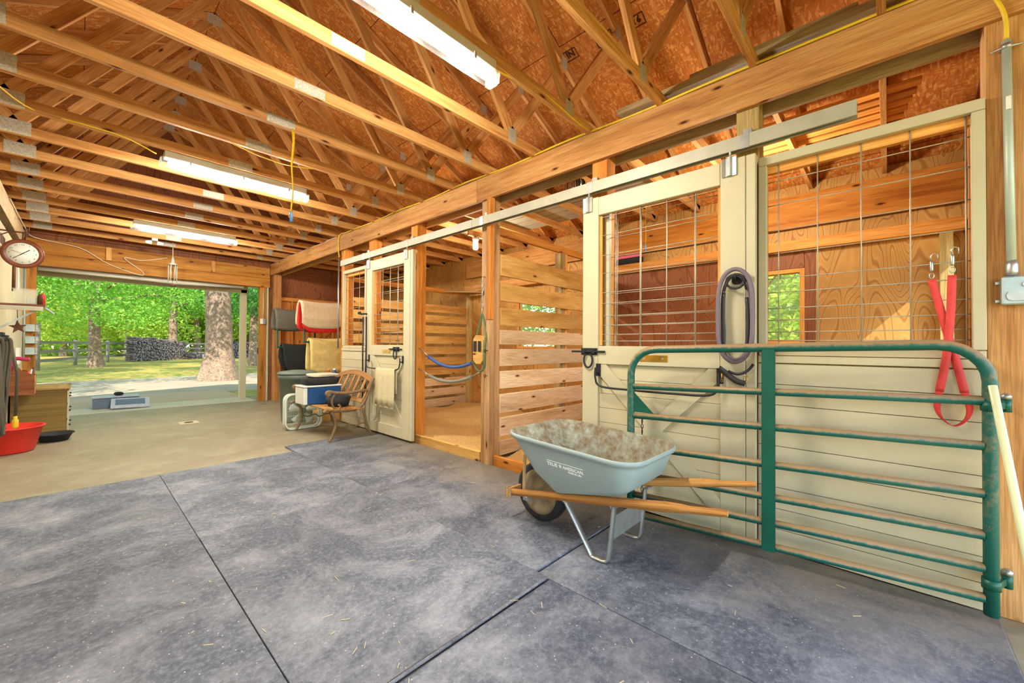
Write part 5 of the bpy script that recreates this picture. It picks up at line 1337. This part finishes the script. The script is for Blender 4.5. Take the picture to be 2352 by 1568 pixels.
# gray boxes on the jamb post
for i, z in enumerate((1.43, 1.24, 1.06)):
    r = thing('junction_box', 'gray electrical box on the left jamb post, %s of three' % ['topmost', 'middle', 'lowest'][i], 'electrical box', (-.54, 10.06, z), 'gray boxes on the left jamb post')
    MB().box((-.60, 10.03, z), (-.47, 10.098, z + .12)).build('box_body', M['steelbox'], r, bevel=.005)
    for k in range(4): MB().box((-.469, 10.04, z + .012 + .026 * k), (-.445, 10.06, z + .026 + .026 * k)).build('clamp', M['galv'], r)
r = thing('conduit', 'gray conduit running up the left jamb post from the gray boxes', 'conduit', (-.58, 10.05, 1.0)); MB().tube([(-.585, 10.02, 1.0), (-.585, 10.02, 2.43)], .014, 8).build('pipe', M['conduit'], r)
# star and rods on the wall
star = [((.10 if i % 2 == 0 else .04) * math.sin(i * PI / 5), (.10 if i % 2 == 0 else .04) * math.cos(i * PI / 5)) for i in range(10)]
r = thing('metal_star', 'rusty metal star hanging on the left wall by the shelf', 'star', (-.5, 7.7, 1.4))
MB().prism([(p[0] * .8, p[1] * .8) for p in star], (-.50, 7.7, 1.44), (.9, .4, .1), (-.1, 0, 1), (.006, -.012, 0)).build('star', M['rust'], r); MB().tube([(-.50, 7.7, 1.51), (-.505, 7.7, 1.66), (-.60, 7.7, 1.68)], .004, 5).build('cord', M['rust'], r)
o = MB().tube([(-.585, 8.4, 1.93), (-.585, 8.42, 2.35)], .016, 8).tube([(-.585, 8.42, 2.35), (-.583, 8.45, 2.5)], .005, 5).build('tool_rod', M['rust']); tag(o, 'dark red rod hanging on the left wall below the clock', 'rod')
o = MB().prism([(0, 0), (.25, 0), (0, .35)], (-.598, 9.1, 1.98), (0, 1, 0), (0, 0, 1), (.012, 0, 0)).build('wall_sign', M['white']); tag(o, 'white triangular sign panel on the left wall by the jamb', 'sign')
tag(MB().box((-.598, 9.0, .95), (-.57, 9.3, 1.18)).build('wall_paper', M['white']), 'white paper sheet pinned on the left wall above the caddy', 'paper')
r = thing('wall_sign', 'dark sign with pale bars at the left picture edge under the beam', 'sign', (-.6, 7.2, 2.3))
MB().box((-.598, 6.95, 2.30), (-.585, 7.5, 2.50)).build('panel', M['paint_l'], r)
for i in range(5): MB().box((-.5845, 7.0 + .09 * i, 2.33), (-.582, 7.05 + .09 * i, 2.44)).build('bar_mark', M['rust'], r)
# drain
r = thing('floor_drain', 'small round floor drain in the concrete with pale square edge', 'drain', (1.22, 8.16, 0))
MB().box((1.10, 8.03, .0005), (1.34, 8.29, .002)).build('surround', M['paint_l'], r); MB().lathe([(.06, .0022), (.06, .005), (0, .005)], (1.22, 8.16, 0), 'Z', 18).build('grate', M['rust'], r)

# storage bin outside the far door
r = thing('litter_box', 'slate gray plastic crate on the floor just outside the far doorway', 'crate', (.5, 11.1, 0))
MB().box((.20, 10.95, 0), (.85, 11.3, .20)).build('body', M['slate'], r, bevel=.015); MB().box((.19, 10.94, .202), (.86, 11.31, .225)).build('rim', M['lidgray'], r, bevel=.006)
r = thing('crate_lid', 'pale gray plastic lid leaning on the crate outside', 'lid', (.65, 10.8, 0))
MB().bar((.70, 10.62, .03), (.72, 10.92, .175), .55, .03, up=(0, -.3, 1)).build('panel', M['lidgray'], r, bevel=.008)
MB().bar((.705, 10.69, .085), (.715, 10.86, .168), .42, .006, up=(0, -.3, 1)).build('inset', M['slate'], r)
blob((.56, 11.12, .262), (.07, .06, .035), 'darkcloth', 'dark_lump', 'small dark bundle lying on top of the gray crate outside', 'bundle', 9)
tag(MB().prism([(0, 0), (.05, .01), (.1, 0), (.06, .035), (.03, .03)], (2.6, 9.55, .002), (1, 0, 0), (0, 1, 0), (0, 0, .004)).build('fallen_leaf', M['rust']), 'dry brown leaf on the concrete near the far right jamb', 'leaf')

# stamped ink on the roof sheets
def stamp(px, py, body, size):
    cu = bpy.data.curves.new('s', 'FONT'); cu.body = body; cu.size = size; cu.resolution_u = 1; cu.offset = .003
    t = bpy.data.objects.new('s', cu); COL.objects.link(t); bpy.context.view_layer.update()
    me = bpy.data.meshes.new_from_object(t.evaluated_get(bpy.context.evaluated_depsgraph_get()))
    ex = V((0, -1, 0)); up = V((-1, 0, .485)).normalized(); nn = ex.cross(up)
    if nn.z > 0: ex = -ex; nn = -nn
    o_ = V((px, py, roofz(px))) + nn * .004
    mb = MB()
    for v in me.vertices: mb.v.append(o_ + ex * v.co.x + up * v.co.y)
    for p in me.polygons: mb._face(list(p.vertices), [(0, 0)] * len(p.vertices))
    w = max(v.co.x for v in me.vertices)
    for (a, b_, c, d_) in ((-.03, w + .03, -.03, -.022), (-.03, w + .03, size * .75, size * .75 + .008), (-.03, -.022, -.03, size * .75), (w + .022, w + .03, -.03, size * .75)):
        mb.prism([(a, c), (b_, c), (b_, d_), (a, d_)], o_, ex, up, nn * .0005)
    bpy.data.objects.remove(t); bpy.data.meshes.remove(me)
    ob = mb.build('ink_stamp', M['stampink'], None); ob.parent = ceiling; ob.location = ob.location - ceiling.location
stamp(3.43, 2.42, 'IN', .09); stamp(3.46, 2.06, 'C3', .10); stamp(3.46, 1.72, '16', .09); stamp(3.47, 1.30, 'C3', .10); stamp(3.47, 1.05, '0S', .09)

# ------------------------------------------------------------------ outside
G = -.06
struct(MB().box((-90, -60, G - .5), (110, 140, G)).build('ground', M['grass']))
o = MB().box((-1.0, 11.26, G), (2.75, 13.6, G + .05)).build('path_apron', M['concrete_out']); struct(o)
dp = [(-14, 14.5), (-2, 13.4), (3.6, 13.4), (12, 15.5), (30, 18.5), (30, 24.0), (14, 21.5), (4, 20.8), (-4, 19.6), (-14, 19.2)]
struct(MB().prism(dp, (0, 0, G), (1, 0, 0), (0, 1, 0), (0, 0, .012)).build('driveway', M['asphalt']))
def trunk_mb(h, r0, r1, seed, flare=1.5, lean=0):
    rr = random.Random(seed); P = []; n = 14; m = 12
    ph = [rr.uniform(0, 6) for _ in range(4)]
    rows_ = []
    for i in range(n):
        a = 2 * PI * i / n; row = []
        for j in range(m + 1):
            t = j / m; z = h * t; r_ = r1 + (r0 - r1) * (1 - t) + r0 * (flare - 1) * math.exp(-z / .45)
            r_ *= 1 + .09 * math.sin(3 * a + ph[0] + z * .3) + .05 * math.sin(7 * a + ph[1] - z) + .12 * math.exp(-z / .4) * math.sin(5 * a + ph[2])
            row.append(V((r_ * math.cos(a) + lean * z + .06 * math.sin(z * .8 + ph[3]), r_ * math.sin(a), z)))
        rows_.append(row)
    return MB().grid(rows_, closed_u=True)
def foliage_mb(nl, blobs, leaf, seed):
    rr = random.Random(seed); mb = MB()
    tot = sum(b[3] * b[4] * b[5] for b in blobs)
    for (cx_, cy_, cz_, rx, ry, rz) in blobs:
        k = int(nl * (rx * ry * rz) / tot)
        for _ in range(k):
            while True:
                p = V((rr.uniform(-1, 1), rr.uniform(-1, 1), rr.uniform(-1, 1)))
                if .25 < p.length < 1: break
            c = V((cx_ + p.x * rx, cy_ + p.y * ry, cz_ + p.z * rz))
            a = V((rr.gauss(0, 1), rr.gauss(0, 1), rr.gauss(0, .6))).normalized(); b_ = a.cross(V((rr.gauss(0, 1), rr.gauss(0, 1), rr.gauss(0, 1)))).normalized()
            s = leaf * rr.uniform(.6, 1.3); i = len(mb.v)
            mb.v += [c - a * s, c + b_ * s * .55 + a * s * .1, c + a * s, c - b_ * s * .55 + a * s * .1]
            mb._face([i, i + 1, i + 2, i + 3], [(0, 0)] * 4, False)
    return mb
def crown(seed, n, zlo, zhi, rad):
    rr = random.Random(seed); out = []
    for _ in range(n):
        a = rr.uniform(0, 2 * PI); q = rad * math.sqrt(rr.uniform(.05, 1)); z = rr.uniform(zlo, zhi)
        out.append((q * math.cos(a), q * math.sin(a), z, rr.uniform(.7, 1.5), rr.uniform(.7, 1.5), rr.uniform(.45, .9)))
    return out
protos = {}
def make_tree(kind, h, r0, zlo, zhi, rad, nl, leaf, m, nb, seed, flare=1.5):
    r = thing('tree', '', 'tree', (0, 0, 0), 'trees outside')
    trunk_mb(h, r0, r0 * .6, seed, flare).build('trunk', M['bark'], r)
    rr = random.Random(seed + 5); mb = MB()
    for _ in range(7):
        a = rr.uniform(0, 6.28); z = rr.uniform(zlo * .75, h * .8); L_ = rr.uniform(.5, .9) * rad
        mb.tube([(0, 0, z), (L_ * .5 * math.cos(a), L_ * .5 * math.sin(a), z + .5), (L_ * math.cos(a), L_ * math.sin(a), z + .7)], .06, 5, rr=[r0 * .28, r0 * .17, .02])
    mb.build('branches', M['bark'], r)
    foliage_mb(nl, crown(seed + 1, nb, zlo, zhi, rad), leaf, seed + 2).build('foliage', M[m], r)
    return r
tA = make_tree('a', 9, .23, 2.5, 8.0, 4.2, 24000, .075, 'leaf', 60, 11, 1.5)
tB = make_tree('b', 12, .42, 4.2, 11, 4.5, 22000, .08, 'leaf2', 60, 23, 1.45)
tC = make_tree('c', 13, .24, 4.0, 13, 3.6, 14000, .11, 'leaf3', 50, 37, 1.3)
tD = make_tree('d', 8, .14, 1.2, 8.0, 3.4, 18000, .10, 'leaf2', 60, 51, 1.2)
def put(t, x, y, s, rz, lab, first=False):
    o = t if first else copy_tree(t); o.location = (x, y, G); o.scale = (s, s, s); o.rotation_euler.z = rz; o['label'] = lab; return o
put(tA, .65, 32.0, 1.12, .4, 'sunlit leafy tree with flared trunk before the fence, left in the far doorway', True)
put(tB, 3.45, 17.7, 1.0, .3, 'large thick tree trunk near the drive, right in the far doorway', True)
put(tC, 7.3, 28.5, .9, 1.0, 'slim tree seen between the cream porch post and the right jamb', True)
put(tD, -4.5, 40, 1.3, 2.0, 'bushy yellow green tree behind the fence at the left edge of the doorway', True)
spots = [(tD, 3.2, 52, 1.5, .5, 'bright bushy tree behind the fence next to the flared tree'), (tC, 4.6, 58, 1.2, 2.2, 'tall slim tree rising behind the left end of the woodpile'), (tC, 9.6, 60, 1.3, 3.0, 'tall slim tree rising behind the middle of the woodpile'), (tD, 8.0, 66, 1.8, 1.2, 'wide bushy tree far behind the woodpile'),
         (tC, 13.5, 57, 1.15, 4.0, 'slim tree left of the large trunk in the distance'), (tD, 15.5, 62, 1.7, 2.7, 'far bushy tree beyond the second woodpile'), (tD, -1.0, 60, 1.8, 4.4, 'far bushy tree at the left beyond the pasture'), (tA, 12.5, 40, 1.1, 2.4, 'leafy tree behind the large trunk'), (tD, 14, 36, 1.1, 5.0, 'bushy tree right of the porch post'), (tA, 5.5, 44, 1.35, 5.5, 'broad leafy tree over the woodpile'), (tD, 20, 60, 1.9, .2, 'far bushy tree behind the right jamb'), (tA, -3.6, 26, 1.1, 1.4, 'leafy tree whose branches fill the upper left of the doorway'),
         (tD, 12.5, 2.6, 1.05, .9, 'bushy tree outside the near stall window'), (tA, 17, 5.5, 1.2, 3.0, 'leafy tree farther outside the near stall window'), (tD, 15.0, 13.5, 1.1, 1.9, 'bushy tree outside the farther stall window'), (tD, 19, 0.5, 1.4, 2.9, 'tall bushy tree outside at the right of the near stall window')]
for t, x, y, s, rz, lab in spots: put(t, x, y, s, rz, lab)
for i, (x, y, s) in enumerate(((-6.5, 12.8, 1.15), (8.2, 12.2, 1.1), (-7, 20, 1.2), (11, 22, 1.1))):  # out-of-view trees added to throw dappled shade on the ground
    put((tA, tB)[i % 2], x, y, s, i * 1.3, 'unseen tree added to shade the drive outside the barn, %s' % ['left of the doorway', 'right of the doorway', 'farther left', 'farther right'][i])
tl_ = foliage_mb(42000, [(-16 + i * 3.6 + R_.uniform(-1, 1), 70 + R_.uniform(-4, 4), 3.2 + R_.uniform(-1, 2), 3.6, 3, 3.6) for i in range(15)] + [(-14 + i * 4, 64, 1.2, 3.2, 2, 1.7) for i in range(13)] + [(40, -14 + i * 6, 4, 2.5, 4, 5) for i in range(6)], .30, 77).build('treeline', M['leaf2'])
tag(tl_, 'far forest edge of yellow green leaves behind the pasture', 'trees', kind='stuff')
# fence
def fpost(x, y, h, r_, lab, i):
    o = MB().tube([(x, y, G), (x, y, h)], r_, 8).build('fence_post', M['fence']); tag(o, lab, 'fence post', 'posts of the pasture fence')
FP = [(-1.35, 29.4), (-.1, 35.5), (1.4, 39.2), (2.6, 43.4), (4.2, 47.5), (6.4, 50.5), (9.5, 52.5), (13.5, 54)]
for i, (x, y) in enumerate(FP):
    fpost(x, y, 1.45 if i else 2.2, .09 if i else .14, ['tall fence post at the left edge of the doorway view', 'second fence post from the left', 'third fence post from the left, right of the flared tree', 'fourth fence post, by the left end of the woodpile', 'fence post behind the large woodpile', 'fence post between the woodpiles', 'fence post behind the second woodpile', 'farthest fence post at the right'][i], i)
FP2 = [(-12, 27.5)] + FP
for z, nm in ((1.28, 'top'), (.82, 'middle'), (.38, 'bottom')):
    r = thing('fence_rail', '%s rail of the gray board pasture fence' % nm, 'fence rail', (0, 38, z), 'fence rails')
    for (a, b_) in zip(FP2[:-1], FP2[1:]):
        MB().bar((a[0], a[1] - .1, z), (b_[0], b_[1] - .1, z), .03, .15).build('board', M['fence'], r)
# woodpiles
def woodpile(x0, y0, x1, y1, hs, lab, seed):
    rr = random.Random(seed); base = V((x0, y0, G)); d = V((x1 - x0, y1 - y0, 0)); L_ = d.length; d.normalize(); pn = V((-d.y, d.x, 0))
    r = thing('woodpile', lab, 'woodpile', base + d * L_ / 2, 'stacked woodpiles')
    mb, me_ = MB(), MB(); s = .08
    while s < L_:
        t = s / L_; H_ = hs[0] + (hs[1] - hs[0]) * t + rr.uniform(-.14, .08); z = .08
        while z < H_:
            q = rr.choice((.04, .05, .065, .085)); c = base + d * (s + rr.uniform(-.05, .05)) + Z * (z + rr.uniform(-.04, .04))
            k = rr.uniform(.22, .3)
            mb.tube([c - pn * k, c + pn * k], q, 6)
            k2 = k * (1 if pn.y < 0 else -1); me_.tube([c + pn * k2, c + pn * (k2 * 1.02)], q * .86, 7)
            z += .125
        s += .14
    mb.build('logs', M['log'], r)['kind'] = 'stuff'; me_.build('log_ends', M['log2'], r)['kind'] = 'stuff'
woodpile(2.55, 40.2, 6.2, 44.5, (1.75, 1.5), 'large woodpile of split gray logs by the fence left of the big trunk', 3)
woodpile(6.4, 44.0, 7.8, 46.0, (.55, .45), 'low woodpile next to the large one', 4)
woodpile(9.4, 45.5, 12.6, 47.5, (1.5, 1.7), 'second woodpile partly hidden by the big trunk', 5)
tag(MB().box((7.6, 44.6, G), (8.5, 45.2, .35)).build('tarp_bundle', M['lidgray'], bevel=.1), 'pale tarp bundle lying between the woodpiles', 'tarp')

# ------------------------------------------------------------------ light
w = bpy.data.worlds.new('World'); SC.world = w; w.use_nodes = True
nt = w.node_tree; bg = nt.nodes['Background']
sky = nt.nodes.new('ShaderNodeTexSky'); sky.sky_type = 'NISHITA'; sky.sun_disc = False; sky.sun_elevation = math.radians(44); sky.sun_rotation = math.radians(200); sky.air_density = 1.0; sky.dust_density = .4
nt.links.new(sky.outputs[0], bg.inputs['Color']); bg.inputs['Strength'].default_value = .65
sun = bpy.data.lights.new('sun', 'SUN'); sun.energy = 7.0; sun.angle = math.radians(.6); sun.color = (1, .94, .84)
so = bpy.data.objects.new('sun', sun); COL.objects.link(so)
so.rotation_euler = V((.45, 1.0, -1.1)).to_track_quat('-Z', 'Y').to_euler(); so.location = (0, -20, 20)

# ------------------------------------------------------------------ camera
cam = bpy.data.cameras.new('camera'); co = bpy.data.objects.new('camera', cam); COL.objects.link(co); SC.camera = co
f, yaw, pit, rol = 928.14, .8211, .0114, .0066
cam.sensor_width = 36; cam.sensor_fit = 'HORIZONTAL'; cam.lens = 36 * f / 2352; cam.clip_start = .02; cam.clip_end = 400
cyw, syw = math.cos(yaw), math.sin(yaw); A_ = Matrix(((cyw, -syw, 0), (syw, cyw, 0), (0, 0, 1)))
cp, sp = math.cos(pit), math.sin(pit); B_ = Matrix(((1, 0, 0), (0, cp, sp), (0, -sp, cp)))
cr, sr = math.cos(rol), math.sin(rol); C_ = Matrix(((cr, 0, sr), (0, 1, 0), (-sr, 0, cr)))
Rm = (C_ @ B_ @ A_)          # world -> (right, forward, up)
right, fwd, up = V(Rm[0]), V(Rm[1]), V(Rm[2])
co.matrix_world = Matrix(((right.x, up.x, -fwd.x, 0), (right.y, up.y, -fwd.y, 0), (right.z, up.z, -fwd.z, 1.25), (0, 0, 0, 1)))

SC.view_settings.view_transform = 'Standard'; SC.view_settings.look = 'None'; SC.view_settings.gamma = 1; SC.view_settings.exposure = 0.4
SC.view_settings.use_curve_mapping = False
SC.cycles.use_denoising = True
SC.cycles.max_bounces = 8; SC.cycles.diffuse_bounces = 5; SC.cycles.transparent_max_bounces = 12
SC.cycles.sample_clamp_indirect = 6
